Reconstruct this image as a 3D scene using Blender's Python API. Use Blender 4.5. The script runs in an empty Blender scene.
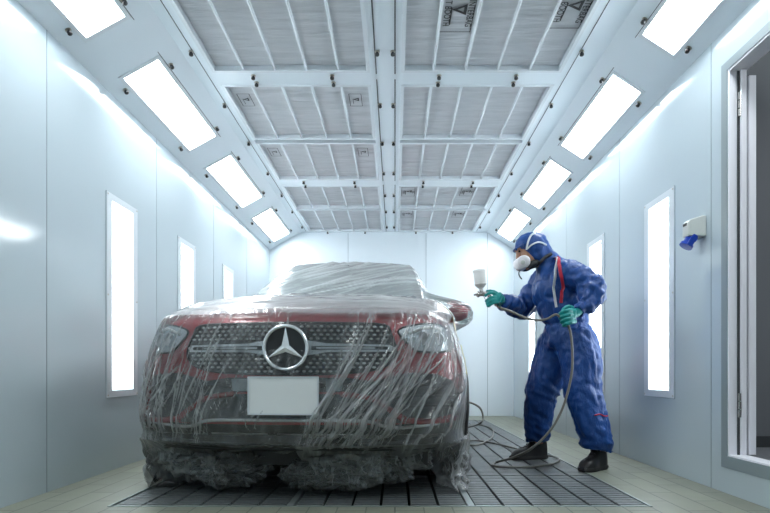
import bpy, bmesh, math, random
import numpy as np
from mathutils import Vector, Matrix, noise
from mathutils.geometry import delaunay_2d_cdt
random.seed(7)
rng = np.random.default_rng(11)
sc = bpy.context.scene
COL = sc.collection
PI = math.pi

# ------------------------------------------------------------------ materials
def new_mat(name):
    m = bpy.data.materials.new(name); m.use_nodes = True
    nt = m.node_tree
    return m, nt, nt.nodes['Principled BSDF'], nt.nodes['Material Output']

def pbr(name, color, rough=0.5, metal=0.0, spec=0.5, bump=None, var=0.0, scale=8.0, coat=0.0, stretch=(1, 1, 1), sheen=0):
    m, nt, b, out = new_mat(name)
    b.inputs['Base Color'].default_value = (*color, 1)
    b.inputs['Roughness'].default_value = rough
    b.inputs['Metallic'].default_value = metal
    b.inputs['Specular IOR Level'].default_value = spec
    b.inputs['Coat Weight'].default_value = coat
    b.inputs['Coat Roughness'].default_value = 0.05
    if sheen: b.inputs['Sheen Weight'].default_value = sheen
    tc = nt.nodes.new('ShaderNodeTexCoord')
    mp = nt.nodes.new('ShaderNodeMapping'); mp.inputs['Scale'].default_value = stretch
    nt.links.new(tc.outputs['Object'], mp.inputs['Vector'])
    n = nt.nodes.new('ShaderNodeTexNoise'); n.inputs['Scale'].default_value = scale; n.inputs['Detail'].default_value = 4
    nt.links.new(mp.outputs['Vector'], n.inputs['Vector'])
    if var > 0:
        mx = nt.nodes.new('ShaderNodeMix'); mx.data_type = 'RGBA'
        mx.inputs['A'].default_value = (*[c * (1 - var) for c in color], 1)
        mx.inputs['B'].default_value = (*[min(1, c * (1 + var)) for c in color], 1)
        nt.links.new(n.outputs['Fac'], mx.inputs['Factor'])
        nt.links.new(mx.outputs['Result'], b.inputs['Base Color'])
    if bump:
        bp = nt.nodes.new('ShaderNodeBump'); bp.inputs['Strength'].default_value = bump[0]; bp.inputs['Distance'].default_value = bump[1]
        nt.links.new(n.outputs['Fac'], bp.inputs['Height']); nt.links.new(bp.outputs['Normal'], b.inputs['Normal'])
    return m

def emis(name, color, strength, stripes=0, axis='X'):
    m, nt, b, out = new_mat(name)
    b.inputs['Base Color'].default_value = (0.9, 0.9, 0.9, 1)
    b.inputs['Emission Color'].default_value = (*color, 1)
    b.inputs['Emission Strength'].default_value = strength
    if stripes:
        tc = nt.nodes.new('ShaderNodeTexCoord')
        w = nt.nodes.new('ShaderNodeTexWave'); w.bands_direction = axis; w.inputs['Scale'].default_value = stripes
        nt.links.new(tc.outputs['Object'], w.inputs['Vector'])
        mr = nt.nodes.new('ShaderNodeMapRange'); mr.inputs['To Min'].default_value = strength * 0.55; mr.inputs['To Max'].default_value = strength * 1.35
        nt.links.new(w.outputs['Fac'], mr.inputs['Value']); nt.links.new(mr.outputs['Result'], b.inputs['Emission Strength'])
    return m

LIGHT = 1.0
M = {}
M['wall'] = pbr('white_panel_paint', (0.53, 0.61, 0.655), 0.10, spec=0.5, bump=(0.06, 0.02), scale=1.6)
M['ceil'] = pbr('white_ceiling_paint', (0.70, 0.77, 0.82), 0.3, spec=0.5)
M['frame'] = pbr('white_frame_paint', (0.74, 0.79, 0.83), 0.25)
M['gasket'] = pbr('dark_gasket', (0.06, 0.065, 0.07), 0.6)
M['seam'] = pbr('panel_seam', (0.30, 0.36, 0.40), 0.5)
M['lamp_c'] = emis('ceiling_lamp_glow', (0.92, 0.98, 1.0), 11.0)
M['lamp_w'] = emis('wall_lamp_glow', (0.90, 0.98, 1.0), 5.0)
M['knob'] = pbr('black_knob', (0.015, 0.015, 0.017), 0.35)
M['washer'] = pbr('steel_washer', (0.5, 0.47, 0.42), 0.3, 0.9)
M['grey'] = pbr('grey_door_metal', (0.26, 0.31, 0.33), 0.3)
M['alu'] = pbr('pale_aluminium', (0.88, 0.88, 0.93), 0.4, 0.0)
M['darkroom'] = pbr('dark_grey_outer_wall', (0.20, 0.21, 0.225), 0.7)
M['ink'] = pbr('black_print', (0.02, 0.02, 0.022), 0.7)
M['grate'] = pbr('galvanised_grate_dark', (0.20, 0.215, 0.22), 0.45, 0.4, bump=(0.2, 0.002), var=0.35, scale=30)
M['rail'] = pbr('pale_steel_rail', (0.36, 0.41, 0.41), 0.38, 0.5, var=0.25, scale=12)
M['pit'] = pbr('dark_pit', (0.012, 0.014, 0.015), 0.9)
M['red'] = pbr('dark_red_car_paint', (0.30, 0.014, 0.022), 0.32, 0.25, coat=1.0)
M['blackplastic'] = pbr('black_bumper_plastic', (0.016, 0.017, 0.019), 0.42)
M['darkgrille'] = pbr('dark_grille_mesh', (0.020, 0.021, 0.024), 0.38, bump=(0.5, 0.004), scale=160)
M['chrome'] = pbr('satin_chrome', (0.86, 0.88, 0.90), 0.25, 0.55)
M['silver'] = pbr('silver_trim', (0.74, 0.77, 0.80), 0.3, 0.4)
M['stud'] = pbr('bright_stud', (0.85, 0.87, 0.88), 0.3, 0.2)
M['plate'] = pbr('blank_white_plate', (0.80, 0.82, 0.82), 0.45)
M['glass'] = pbr('dark_windscreen_glass', (0.36, 0.46, 0.47), 0.15, 0.0, spec=0.8, coat=0.5)
M['headlamp'] = pbr('headlamp_reflector', (0.50, 0.56, 0.60), 0.25, 0.3, coat=1.0)
M['tyre'] = pbr('black_tyre_rubber', (0.012, 0.012, 0.013), 0.75, bump=(0.4, 0.004), scale=60)
M['rim'] = pbr('alloy_rim', (0.30, 0.31, 0.33), 0.3, 0.85)
M['tape'] = pbr('cream_masking_tape', (0.78, 0.72, 0.52), 0.6, var=0.08, scale=40)
M['ytape'] = pbr('yellow_masking_tape', (0.80, 0.66, 0.05), 0.6)
M['blue'] = pbr('royal_blue_coverall_cloth', (0.005, 0.055, 0.24), 0.45, bump=(0.9, 0.03), var=0.10, scale=13, stretch=(1, 1, 0.5))
M['stripew'] = pbr('white_piping', (0.70, 0.74, 0.78), 0.6)
M['striper'] = pbr('red_piping', (0.50, 0.02, 0.05), 0.6)
M['glove'] = pbr('teal_nitrile_glove', (0.0, 0.25, 0.24), 0.42, bump=(0.4, 0.003), scale=60, var=0.15)
M['skin'] = pbr('skin', (0.42, 0.23, 0.15), 0.5)
M['eye'] = pbr('eye_dark', (0.02, 0.015, 0.01), 0.15)
M['shoe'] = pbr('black_leather_shoe', (0.009, 0.008, 0.009), 0.4, bump=(0.3, 0.002), scale=50)
M['sole'] = pbr('black_rubber_sole', (0.03, 0.028, 0.028), 0.7)
M['lace'] = pbr('grey_lace', (0.10, 0.10, 0.11), 0.8)
M['mask'] = pbr('white_filter_mask', (0.80, 0.78, 0.80), 0.6, bump=(0.2, 0.002), scale=80)
M['maskdark'] = pbr('dark_grey_rubber', (0.025, 0.027, 0.03), 0.5)
M['gun'] = pbr('gun_steel', (0.58, 0.56, 0.54), 0.22, 0.95)
M['hose'] = pbr('grey_rubber_hose', (0.16, 0.155, 0.14), 0.42)
M['socketw'] = pbr('pale_grey_plastic', (0.62, 0.64, 0.61), 0.45)
M['socketb'] = pbr('blue_socket_plastic', (0.004, 0.045, 0.38), 0.35)

def translucent_cup():
    m, nt, b, out = new_mat('translucent_white_cup')
    b.inputs['Base Color'].default_value = (0.80, 0.79, 0.77, 1); b.inputs['Roughness'].default_value = 0.3
    b.inputs['Transmission Weight'].default_value = 0.0
    tr = nt.nodes.new('ShaderNodeBsdfTransparent'); mx = nt.nodes.new('ShaderNodeMixShader')
    mx.inputs['Fac'].default_value = 0.72
    nt.links.new(tr.outputs[0], mx.inputs[1]); nt.links.new(b.outputs[0], mx.inputs[2]); nt.links.new(mx.outputs[0], out.inputs['Surface'])
    return m
M['cup'] = translucent_cup()

def floor_mat():
    m, nt, b, out = new_mat('pale_floor_planks')
    tc = nt.nodes.new('ShaderNodeTexCoord'); mp = nt.nodes.new('ShaderNodeMapping')
    mp.inputs['Rotation'].default_value = (0, 0, PI / 2)
    nt.links.new(tc.outputs['Object'], mp.inputs['Vector'])
    br = nt.nodes.new('ShaderNodeTexBrick')
    br.inputs['Scale'].default_value = 1.0
    br.inputs['Brick Width'].default_value = 0.42; br.inputs['Row Height'].default_value = 0.14
    br.inputs['Mortar Size'].default_value = 0.004; br.inputs['Mortar Smooth'].default_value = 0.2
    br.inputs['Color1'].default_value = (0.20, 0.21, 0.165, 1); br.inputs['Color2'].default_value = (0.24, 0.25, 0.195, 1)
    br.inputs['Mortar'].default_value = (0.10, 0.11, 0.09, 1)
    nt.links.new(mp.outputs['Vector'], br.inputs['Vector'])
    n = nt.nodes.new('ShaderNodeTexNoise'); n.inputs['Scale'].default_value = 5; n.inputs['Detail'].default_value = 6
    nt.links.new(tc.outputs['Object'], n.inputs['Vector'])
    mr = nt.nodes.new('ShaderNodeMapRange'); mr.inputs['To Min'].default_value = 0.78; mr.inputs['To Max'].default_value = 1.15
    nt.links.new(n.outputs['Fac'], mr.inputs['Value'])
    mx = nt.nodes.new('ShaderNodeMix'); mx.data_type = 'RGBA'; mx.blend_type = 'MULTIPLY'; mx.inputs['Factor'].default_value = 1
    nt.links.new(br.outputs['Color'], mx.inputs['A']); nt.links.new(mr.outputs['Result'], mx.inputs['B'])
    nt.links.new(mx.outputs['Result'], b.inputs['Base Color'])
    b.inputs['Roughness'].default_value = 0.45
    bp = nt.nodes.new('ShaderNodeBump'); bp.inputs['Strength'].default_value = 0.4; bp.inputs['Distance'].default_value = 0.004; bp.invert = True
    nt.links.new(br.outputs['Fac'], bp.inputs['Height']); nt.links.new(bp.outputs['Normal'], b.inputs['Normal'])
    return m
M['floor'] = floor_mat()

def filter_mat():
    m, nt, b, out = new_mat('grey_filter_fleece')
    tc = nt.nodes.new('ShaderNodeTexCoord'); mp = nt.nodes.new('ShaderNodeMapping')
    mp.inputs['Scale'].default_value = (1.2, 9, 1)
    nt.links.new(tc.outputs['Object'], mp.inputs['Vector'])
    n = nt.nodes.new('ShaderNodeTexNoise'); n.inputs['Scale'].default_value = 2.4; n.inputs['Detail'].default_value = 5; n.inputs['Roughness'].default_value = 0.6
    nt.links.new(mp.outputs['Vector'], n.inputs['Vector'])
    mx = nt.nodes.new('ShaderNodeMix'); mx.data_type = 'RGBA'
    mx.inputs['A'].default_value = (0.44, 0.455, 0.48, 1); mx.inputs['B'].default_value = (0.66, 0.675, 0.70, 1)
    nt.links.new(n.outputs['Fac'], mx.inputs['Factor']); nt.links.new(mx.outputs['Result'], b.inputs['Base Color'])
    bp = nt.nodes.new('ShaderNodeBump'); bp.inputs['Strength'].default_value = 0.9; bp.inputs['Distance'].default_value = 0.02
    nt.links.new(n.outputs['Fac'], bp.inputs['Height']); nt.links.new(bp.outputs['Normal'], b.inputs['Normal'])
    b.inputs['Roughness'].default_value = 0.9
    return m
M['filter'] = filter_mat()

def film_mat():
    """thin translucent masking film: transparent where taut, whiter where folded on itself and where glare is painted in"""
    m, nt, b, out = new_mat('clear_masking_film')
    nt.nodes.remove(b)
    N = nt.nodes.new; L = nt.links.new
    at = N('ShaderNodeAttribute'); at.attribute_name = 'fold_glare'
    fc = N('ShaderNodeAttribute'); fc.attribute_name = 'fcoord'
    mp = N('ShaderNodeMapping'); mp.inputs['Scale'].default_value = (22, 2.2, 1)
    L(fc.outputs['Vector'], mp.inputs['Vector'])
    ns = N('ShaderNodeTexNoise'); ns.inputs['Scale'].default_value = 1.0; ns.inputs['Detail'].default_value = 3; ns.inputs['Roughness'].default_value = 0.6
    ns.inputs['Distortion'].default_value = 0.6
    L(mp.outputs['Vector'], ns.inputs['Vector'])
    # ridges: 1-|2n-1| sharpened
    r1 = N('ShaderNodeMath'); r1.operation = 'MULTIPLY_ADD'; r1.inputs[1].default_value = 2; r1.inputs[2].default_value = -1; L(ns.outputs['Fac'], r1.inputs[0])
    r2 = N('ShaderNodeMath'); r2.operation = 'ABSOLUTE'; L(r1.outputs[0], r2.inputs[0])
    r3 = N('ShaderNodeMapRange'); r3.inputs['From Min'].default_value = 0.0; r3.inputs['From Max'].default_value = 0.05
    r3.inputs['To Min'].default_value = 1; r3.inputs['To Max'].default_value = 0; L(r2.outputs[0], r3.inputs['Value'])
    # whiteness = base + ridges + folds + painted glare
    a1 = N('ShaderNodeMath'); a1.operation = 'MULTIPLY_ADD'; a1.inputs[1].default_value = 0.15; a1.inputs[2].default_value = 0.055; L(r3.outputs['Result'], a1.inputs[0])
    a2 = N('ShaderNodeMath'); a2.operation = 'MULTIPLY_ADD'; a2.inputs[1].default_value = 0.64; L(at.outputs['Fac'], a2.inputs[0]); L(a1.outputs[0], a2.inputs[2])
    bp = N('ShaderNodeBump'); bp.inputs['Strength'].default_value = 0.6; bp.inputs['Distance'].default_value = 0.01
    L(ns.outputs['Fac'], bp.inputs['Height'])
    lw = N('ShaderNodeLayerWeight'); lw.inputs['Blend'].default_value = 0.32
    pw = N('ShaderNodeMath'); pw.operation = 'POWER'; pw.inputs[1].default_value = 2.0; L(lw.outputs['Facing'], pw.inputs[0])
    a3 = N('ShaderNodeMath'); a3.operation = 'MULTIPLY_ADD'; a3.inputs[1].default_value = 0.95; L(pw.outputs[0], a3.inputs[0]); L(a2.outputs[0], a3.inputs[2])
    cl = N('ShaderNodeMath'); cl.operation = 'MINIMUM'; cl.inputs[1].default_value = 0.9; L(a3.outputs[0], cl.inputs[0])
    df = N('ShaderNodeBsdfDiffuse'); df.inputs['Color'].default_value = (0.92, 0.95, 0.96, 1); L(bp.outputs[0], df.inputs['Normal'])
    tl = N('ShaderNodeBsdfTranslucent'); tl.inputs['Color'].default_value = (0.92, 0.95, 0.96, 1); L(bp.outputs[0], tl.inputs['Normal'])
    m1 = N('ShaderNodeMixShader'); m1.inputs['Fac'].default_value = 0.45; L(df.outputs[0], m1.inputs[1]); L(tl.outputs[0], m1.inputs[2])
    tp = N('ShaderNodeBsdfTransparent')
    m2 = N('ShaderNodeMixShader'); L(cl.outputs[0], m2.inputs['Fac']); L(tp.outputs[0], m2.inputs[1]); L(m1.outputs[0], m2.inputs[2])
    gl = N('ShaderNodeBsdfGlossy'); gl.inputs['Roughness'].default_value = 0.16; L(bp.outputs[0], gl.inputs['Normal'])
    fr = N('ShaderNodeFresnel'); fr.inputs['IOR'].default_value = 1.5; L(bp.outputs[0], fr.inputs['Normal'])
    f2 = N('ShaderNodeMath'); f2.operation = 'MULTIPLY'; f2.inputs[1].default_value = 1.2; f2.use_clamp = True; L(fr.outputs[0], f2.inputs[0])
    m3 = N('ShaderNodeMixShader'); L(f2.outputs[0], m3.inputs['Fac']); L(m2.outputs[0], m3.inputs[1]); L(gl.outputs[0], m3.inputs[2])
    L(m3.outputs[0], out.inputs['Surface'])
    return m
M['film'] = film_mat()

# ------------------------------------------------------------------ mesh helpers
def rot_to(d):
    d = Vector(d).normalized()
    return d.to_track_quat('Z', 'Y').to_matrix()

def catmull(pts, n=8):
    P = [Vector(p) for p in pts]
    if len(P) < 3: return P
    P = [2 * P[0] - P[1]] + P + [2 * P[-1] - P[-2]]
    out = []
    for i in range(1, len(P) - 2):
        for k in range(n):
            t = k / n
            a, b, c, d = P[i - 1], P[i], P[i + 1], P[i + 2]
            out.append(0.5 * ((2 * b) + (c - a) * t + (2 * a - 5 * b + 4 * c - d) * t * t + (3 * b - a - 3 * c + d) * t ** 3))
    out.append(P[-2])
    return out

class MB:
    def __init__(s): s.v = []; s.f = []; s.m = []
    def add(s, vs, fs, mi=0):
        o = len(s.v); s.v += [tuple(p) for p in vs]
        s.f += [tuple(i + o for i in f) for f in fs]; s.m += [mi] * len(fs)
        return s
    def box(s, lo, hi, mi=0, R=None, c=None, bev=0.0):
        bm = bmesh.new(); bmesh.ops.create_cube(bm, size=1)
        lo = Vector(lo); hi = Vector(hi); sz = hi - lo; ce = (lo + hi) / 2
        for v in bm.verts: v.co = Vector((v.co.x * sz.x, v.co.y * sz.y, v.co.z * sz.z))
        if bev: bmesh.ops.bevel(bm, geom=bm.edges[:], offset=bev, segments=2, affect='EDGES')
        vs = [((R @ v.co) if R else v.co) + (Vector(c) if c is not None else ce) for v in bm.verts]
        bm.verts.index_update()
        s.add(vs, [[v.index for v in f.verts] for f in bm.faces], mi); bm.free(); return s
    def tube(s, pts, r, seg=8, mi=0, cap=True, flat=1.0):
        P = [Vector(p) for p in pts]; n = len(P)
        rr = [float(q) for q in r] if hasattr(r, '__len__') else [float(r)] * n
        up = None; rings = []
        for i in range(n):
            t = (P[min(i + 1, n - 1)] - P[max(i - 1, 0)]).normalized()
            if up is None:
                up = Vector((0, 0, 1)) if abs(t.z) < 0.9 else Vector((0, 1, 0))
            a = t.cross(up).normalized(); up = a.cross(t).normalized()
            rings.append([P[i] + rr[i] * (math.cos(2 * PI * k / seg) * a + flat * math.sin(2 * PI * k / seg) * up) for k in range(seg)])
        vs = [p for ring in rings for p in ring]
        fs = [(i * seg + k, i * seg + (k + 1) % seg, (i + 1) * seg + (k + 1) % seg, (i + 1) * seg + k) for i in range(n - 1) for k in range(seg)]
        if cap: fs += [tuple(range(seg))[::-1], tuple((n - 1) * seg + k for k in range(seg))]
        s.add(vs, fs, mi); return s
    def lathe(s, prof, seg=20, c=(0, 0, 0), R=None, mi=0):
        n = len(prof); vs = []
        for (r, z) in prof:
            for k in range(seg):
                a = 2 * PI * k / seg; p = Vector((r * math.cos(a), r * math.sin(a), z))
                vs.append((R @ p if R else p) + Vector(c))
        fs = [(i * seg + k, i * seg + (k + 1) % seg, (i + 1) * seg + (k + 1) % seg, (i + 1) * seg + k) for i in range(n - 1) for k in range(seg)]
        if prof[0][0] > 1e-6: fs.append(tuple(range(seg))[::-1])
        if prof[-1][0] > 1e-6: fs.append(tuple((n - 1) * seg + k for k in range(seg)))
        s.add(vs, fs, mi); return s
    def ell(s, c, rad, R=None, mi=0, seg=16, rings=10):
        vs = []; fs = []
        for i in range(rings + 1):
            th = PI * i / rings
            for k in range(seg):
                a = 2 * PI * k / seg
                p = Vector((rad[0] * math.sin(th) * math.cos(a), rad[1] * math.sin(th) * math.sin(a), rad[2] * math.cos(th)))
                vs.append((R @ p if R else p) + Vector(c))
        for i in range(rings):
            for k in range(seg):
                fs.append((i * seg + k, (i + 1) * seg + k, (i + 1) * seg + (k + 1) % seg, i * seg + (k + 1) % seg))
        s.add(vs, fs, mi); return s
    def build(s, name, mats, parent=None, org=(0, 0, 0), smooth=False, auto=None):
        me = bpy.data.meshes.new(name)
        o3 = Vector(org)
        me.from_pydata([tuple(Vector(p) - o3) for p in s.v], [], s.f)
        for mt in (mats if isinstance(mats, (list, tuple)) else [mats]): me.materials.append(mt)
        if len(me.polygons) == len(s.m): me.polygons.foreach_set('material_index', s.m)
        me.validate()
        if smooth: me.polygons.foreach_set('use_smooth', [True] * len(me.polygons))
        me.update()
        if auto is not None: me.set_sharp_from_angle(angle=math.radians(auto))
        o = bpy.data.objects.new(name, me); COL.objects.link(o)
        if parent: o.parent = parent
        else: o.location = o3
        return o

def tag(o, label, cat=None, group=None, kind=None):
    if label: o['label'] = label
    if cat: o['category'] = cat
    if group: o['group'] = group
    if kind: o['kind'] = kind
    return o
def empty(name, loc=(0, 0, 0), rz=0.0):
    o = bpy.data.objects.new(name, None); COL.objects.link(o)
    o.location = loc; o.rotation_euler = (0, 0, rz); o.empty_display_size = 0.1
    return o
def structure(name, mb, mat, parent=None, label=None, **k):
    o = mb.build(name, mat, parent, **k)
    if not parent: o['kind'] = 'structure'
    if label: o['label'] = label
    return o
def copy_tree(o, parent=None):
    c = o.copy(); COL.objects.link(c)
    c.parent = parent
    for ch in list(o.children): copy_tree(ch, c)
    return c

# ------------------------------------------------------------------ room
XL, XR = -1.925, 1.82
EV, CZ = 2.556, 2.824
CL, CR = -1.44, 1.41
YB, YF = 8.75, -1.7
T = 0.10

# openings for wall lights (y0, y1), z range
WZ0, WZ1 = 0.52, 1.85
LW = [(3.82, 4.22), (5.07, 5.46), (6.38, 6.76)]
RW = [(3.73, 4.12), (4.97, 5.36), (7.36, 7.74)]
DOOR = (1.7, 3.115, 0.205, 2.315)

def wall_with_holes(x0, x1, holes, ytop=EV):
    """vertical wall (slab from x0 to x1) along y with rectangular holes"""
    mb = MB(); ys = sorted({YF, YB} | {h[0] for h in holes} | {h[1] for h in holes})
    for a, b in zip(ys[:-1], ys[1:]):
        hs = [h for h in holes if h[0] <= a + 1e-6 and h[1] >= b - 1e-6]
        if not hs: mb.box((x0, a, 0), (x1, b, ytop))
        else:
            h = hs[0]
            mb.box((x0, a, 0), (x1, b, h[2])); mb.box((x0, a, h[3]), (x1, b, ytop))
    return mb
structure('wall_left', wall_with_holes(XL - T, XL, [(a, b, WZ0, WZ1) for a, b in LW]), M['wall'], label='glossy white left wall panels with slim vertical lights')
structure('wall_right', wall_with_holes(XR, XR + T, [(a, b, WZ0, WZ1) for a, b in RW] + [DOOR]), M['wall'], label='glossy white right wall panels with lights and a side door')
mb = MB(); mb.add([(XL, YB, 0), (XR, YB, 0), (XR, YB, EV), (CR, YB, CZ), (CL, YB, CZ), (XL, YB, EV)] + [(XL, YB + T, 0), (XR, YB + T, 0), (XR, YB + T, EV), (CR, YB + T, CZ), (CL, YB + T, CZ), (XL, YB + T, EV)],
                  [(0, 1, 2, 3, 4, 5), (11, 10, 9, 8, 7, 6)] + [(i, i + 6, (i + 1) % 6 + 6, (i + 1) % 6) for i in range(6)])
structure('wall_back', mb, M['ceil'])
mb = MB(); mb.box((XL, YF - T, 0), (XR, YF, CZ)); structure('wall_front', mb, M['wall'])

# wall panel seams (thin joint strips)
mb = MB()
for y in (3.15,): mb.box((XL, y - .003, 0), (XL + .002, y + .003, EV))
for y in (4.6, 6.05, 7.4): mb.box((XL, y - .003, 0), (XL + .002, y + .003, EV))
structure('trim_1', mb, M['seam'])
mb = MB()
for y in (3.28, 4.62, 6.05, 7.15): mb.box((XR - .002, y - .003, 0), (XR, y + .003, EV))
structure('trim_2', mb, M['seam'])
mb = MB()
for x in (-.72, .476, 1.42): mb.box((x - .004, YB - .002, 0), (x + .004, YB, CZ - .02))
structure('trim_3', mb, M['seam'])

# floor with grate pit
GX0, GX1, GY0, GY1 = -1.42, 1.27, 2.81, 8.0
mb = MB()
mb.box((XL, YF, -0.2), (XR, GY0, 0)); mb.box((XL, GY1, -0.2), (XR, YB, 0))
mb.box((XL, GY0, -0.2), (GX0, GY1, 0)); mb.box((GX1, GY0, -0.2), (XR, GY1, 0))
structure('floor', mb, M['floor'], label='pale greenish floor planks around the dark grates')
mb = MB(); mb.box((GX0, GY0, -0.3), (GX1, GY1, -0.2)); structure('trim_4', mb, M['pit'])
mb = MB()
for (a, b) in (((GX0, GY0, -.03), (GX1, GY0 + .012, .003)), ((GX0, GY0, -.03), (GX0 + .01, GY1, .003)), ((GX1 - .01, GY0, -.03), (GX1, GY1, .003))): mb.box(a, b)
structure('trim_5', mb, M['rail'])

# grates
CELL = 0.1445; NC = 6; RW_ = 0.036
sec_w = NC * CELL
secs = [(GX0 + .012, 'left of the left rail'), (GX0 + .012 + sec_w + RW_, 'between the two rails'), (GX0 + .012 + 2 * (sec_w + RW_), 'right of the right rail')]
NR = 6; RL = (GY1 - GY0 - .012) / NR
mb = MB(); NS = 17; pitch = (RL - 0.012) / NS
for c in range(NC):
    x0 = c * CELL + .008; x1 = (c + 1) * CELL - .008
    for k in range(NS):
        y0 = .006 + k * pitch + .004
        mb.box((x0, y0, -.022), (x1, y0 + pitch * .66, -.002 if k % 1 == 0 else -.004))
    mb.box((x0 + .035, .004, -.05), (x0 + .041, RL - .004, -.0222)); mb.box((x1 - .041, .004, -.05), (x1 - .035, RL - .004, -.0222))
    mb.box((x0 - .0005, .004, -.05), (x0 + .004, RL - .004, -.004))
gr0 = mb.build('floor_grate', M['grate'])
rown = ['nearest row', 'second row from the camera', 'third row from the camera', 'fourth row from the camera', 'fifth row from the camera', 'farthest row by the back wall']
first = True
for i, (sx, sn) in enumerate(secs):
    for r in range(NR):
        g = gr0 if first else gr0.copy()
        if not first: COL.objects.link(g)
        first = False
        g.location = (sx, GY0 + .012 + r * RL, 0)
        tag(g, 'dark slatted steel floor grate %s, %s' % (sn, rown[r]), 'floor grate', 'slatted steel floor grates under the car')
for i in (0, 1):
    x = secs[i][0] + sec_w
    mb = MB(); mb.box((x + .001, GY0 + .012, -.03), (x + RW_ - .001, GY1 - .012, .002), bev=.002)
    tag(mb.build('floor_rail', M['rail']), 'pale steel strip between the %s and middle grates' % ('left' if i == 0 else 'right'), 'rail', 'pale steel strips in the floor')

# ceiling: flat part, with openings for filters
COLS = [(-1.31, -0.18), (0.045, 1.195)]
ROWS = [(1.86, 2.92), (2.98, 4.10), (4.28, 5.28), (5.36, 6.39), (6.60, 7.48), (7.56, 8.70)]
mb = MB()
mb.box((CL, YF, CZ), (CR, ROWS[0][0], CZ + .05))
mb.box((CL, ROWS[0][0], CZ), (COLS[0][0], YB, CZ + .05)); mb.box((COLS[1][1], ROWS[0][0], CZ), (CR, YB, CZ + .05))
mb.box((COLS[0][1], ROWS[0][0], CZ), (COLS[1][0], YB, CZ + .05))
for c in COLS:
    for a, b in ((ROWS[1][1], ROWS[2][0]), (ROWS[3][1], ROWS[4][0]), (ROWS[5][1], YB)):
        mb.box((c[0], a, CZ), (c[1], b, CZ + .05))
mb.box((CL, YF, CZ + .30), (CR, YB, CZ + .34))
# chamfers as slabs, with holes for lights
ceil_lights_y = {'L': [(2.08, 3.34), (3.78, 5.02), (5.45, 6.75), (7.22, 8.50)], 'R': [(2.20, 3.52), (3.97, 5.22), (5.57, 6.80), (7.23, 8.47)]}
EXTRA = [(0.4, 1.66)]
def cham(side, t, y, dn=0.0):
    """point on the sloped strip; t 0 at the wall, 1 at the flat ceiling; dn metres below it"""
    a = Vector((XL, 0, EV)) if side == 'L' else Vector((XR, 0, EV))
    b = Vector((CL, 0, CZ)) if side == 'L' else Vector((CR, 0, CZ))
    d = (b - a).normalized(); n = Vector((-d.z, 0, d.x)) if d.x > 0 else Vector((d.z, 0, -d.x))
    p = a.lerp(b, t) - n * dn
    return Vector((p.x, y, p.z))
T0, T1 = 0.235, 0.725
def cham_box(mb, side, t0, t1, y0, y1, d0, d1, mi=0):
    vs = [cham(side, t, y, d) for y in (y0, y1) for t in (t0, t1) for d in (d0, d1)]
    fs = [(0, 1, 3, 2), (4, 6, 7, 5), (0, 4, 5, 1), (2, 3, 7, 6), (0, 2, 6, 4), (1, 5, 7, 3)]
    mb.add(vs, fs, mi)
for side in 'LR':
    holes = sorted(ceil_lights_y[side] + EXTRA)
    cham_box(mb, side, 0, T0, YF, YB, -.05, 0); cham_box(mb, side, T1, 1, YF, YB, -.05, 0)
    ys = [YF] + [v for h in holes for v in h] + [YB]
    for k in range(0, len(ys), 2): cham_box(mb, side, T0, T1, ys[k], ys[k + 1], -.05, 0)
structure('ceiling', mb, M['ceil'], label='white ceiling beams and sloped side strips')
# gasket lines in the ceiling
mb = MB()
for x in (COLS[0][1] + .045, COLS[1][0] - .045):
    for a, b in ((3.0, 4.12), (4.2, 6.42), (6.55, 8.7)):
        mb.box((x - .004, a, CZ - .003), (x + .004, b, CZ))
for x in (COLS[0][0] - .05, COLS[1][1] + .05):
    mb.box((x - .0025, 2.9, CZ - .002), (x + .0025, 8.7, CZ))
structure('trim_6', mb, M['gasket'])

def knob_mb(c, nrm, s=.86):
    mb = MB(); R = rot_to(nrm)
    mb.lathe([(.0001, 0), (.020 * s, 0), (.020 * s, .004), (.012 * s, .006)], 14, c, R, 1)
    mb.lathe([(.0085 * s, .004), (.0085 * s, .012), (.016 * s, .014), (.017 * s, .026), (.012 * s, .031), (.0001, .032)], 12, c, R, 0)
    return mb

def ceil_light(side, y0, y1, label):
    root = empty('ceiling_light', cham(side, .5, (y0 + y1) / 2))
    org = root.location
    mb = MB(); w = .035
    fr = [(T0 - w, T0 + .012, y0 - .02, y1 + .02), (T1 - .012, T1 + w, y0 - .02, y1 + .02)]
    for a in fr: cham_box(mb, side, a[0], a[1], a[2], a[3], .0005, .006)
    for a, b in ((y0 - .02, y0 + .01), (y1 - .01, y1 + .02)): cham_box(mb, side, T0 + .012, T1 - .012, a, b, .0005, .006)
    mb.build('frame', M['frame'], root, org)
    mb = MB(); cham_box(mb, side, T0 + .002, T1 - .002, y0 + .004, y1 - .004, -.028, -.020)
    mb.build('diffuser', M['lamp_c'], root, org)
    mb = MB()
    t = T1 + w + .004
    cham_box(mb, side, t, t + .008, y0 - .05, y1 + .05, .0003, .002)
    mb.build('gasket', M['gasket'], root, org)
    n = (cham(side, .5, 0, 1) - cham(side, .5, 0, 0))
    for t in (T0 - .075, T1 + .075):
        for y in (y0 + .12, y1 - .12):
            kb = knob_mb(cham(side, t, y, .001), n); kb.build('knob', [M['knob'], M['washer']], root, org, smooth=True, auto=50)
    tag(root, label, 'ceiling light', 'bright sloped ceiling lights')
ordn = ['nearest and cut by the picture top', 'second from the camera', 'third from the camera', 'farthest from the camera']
for side, sn in (('L', 'left'), ('R', 'right')):
    for k, (a, b) in enumerate(ceil_lights_y[side]):
        ceil_light(side, a, b, 'bright ceiling light on the %s sloped strip, %s' % (sn, ordn[k]))
    for a, b in EXTRA:
        ceil_light(side, a, b, 'bright ceiling light on the %s sloped strip behind the camera' % sn)

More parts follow.
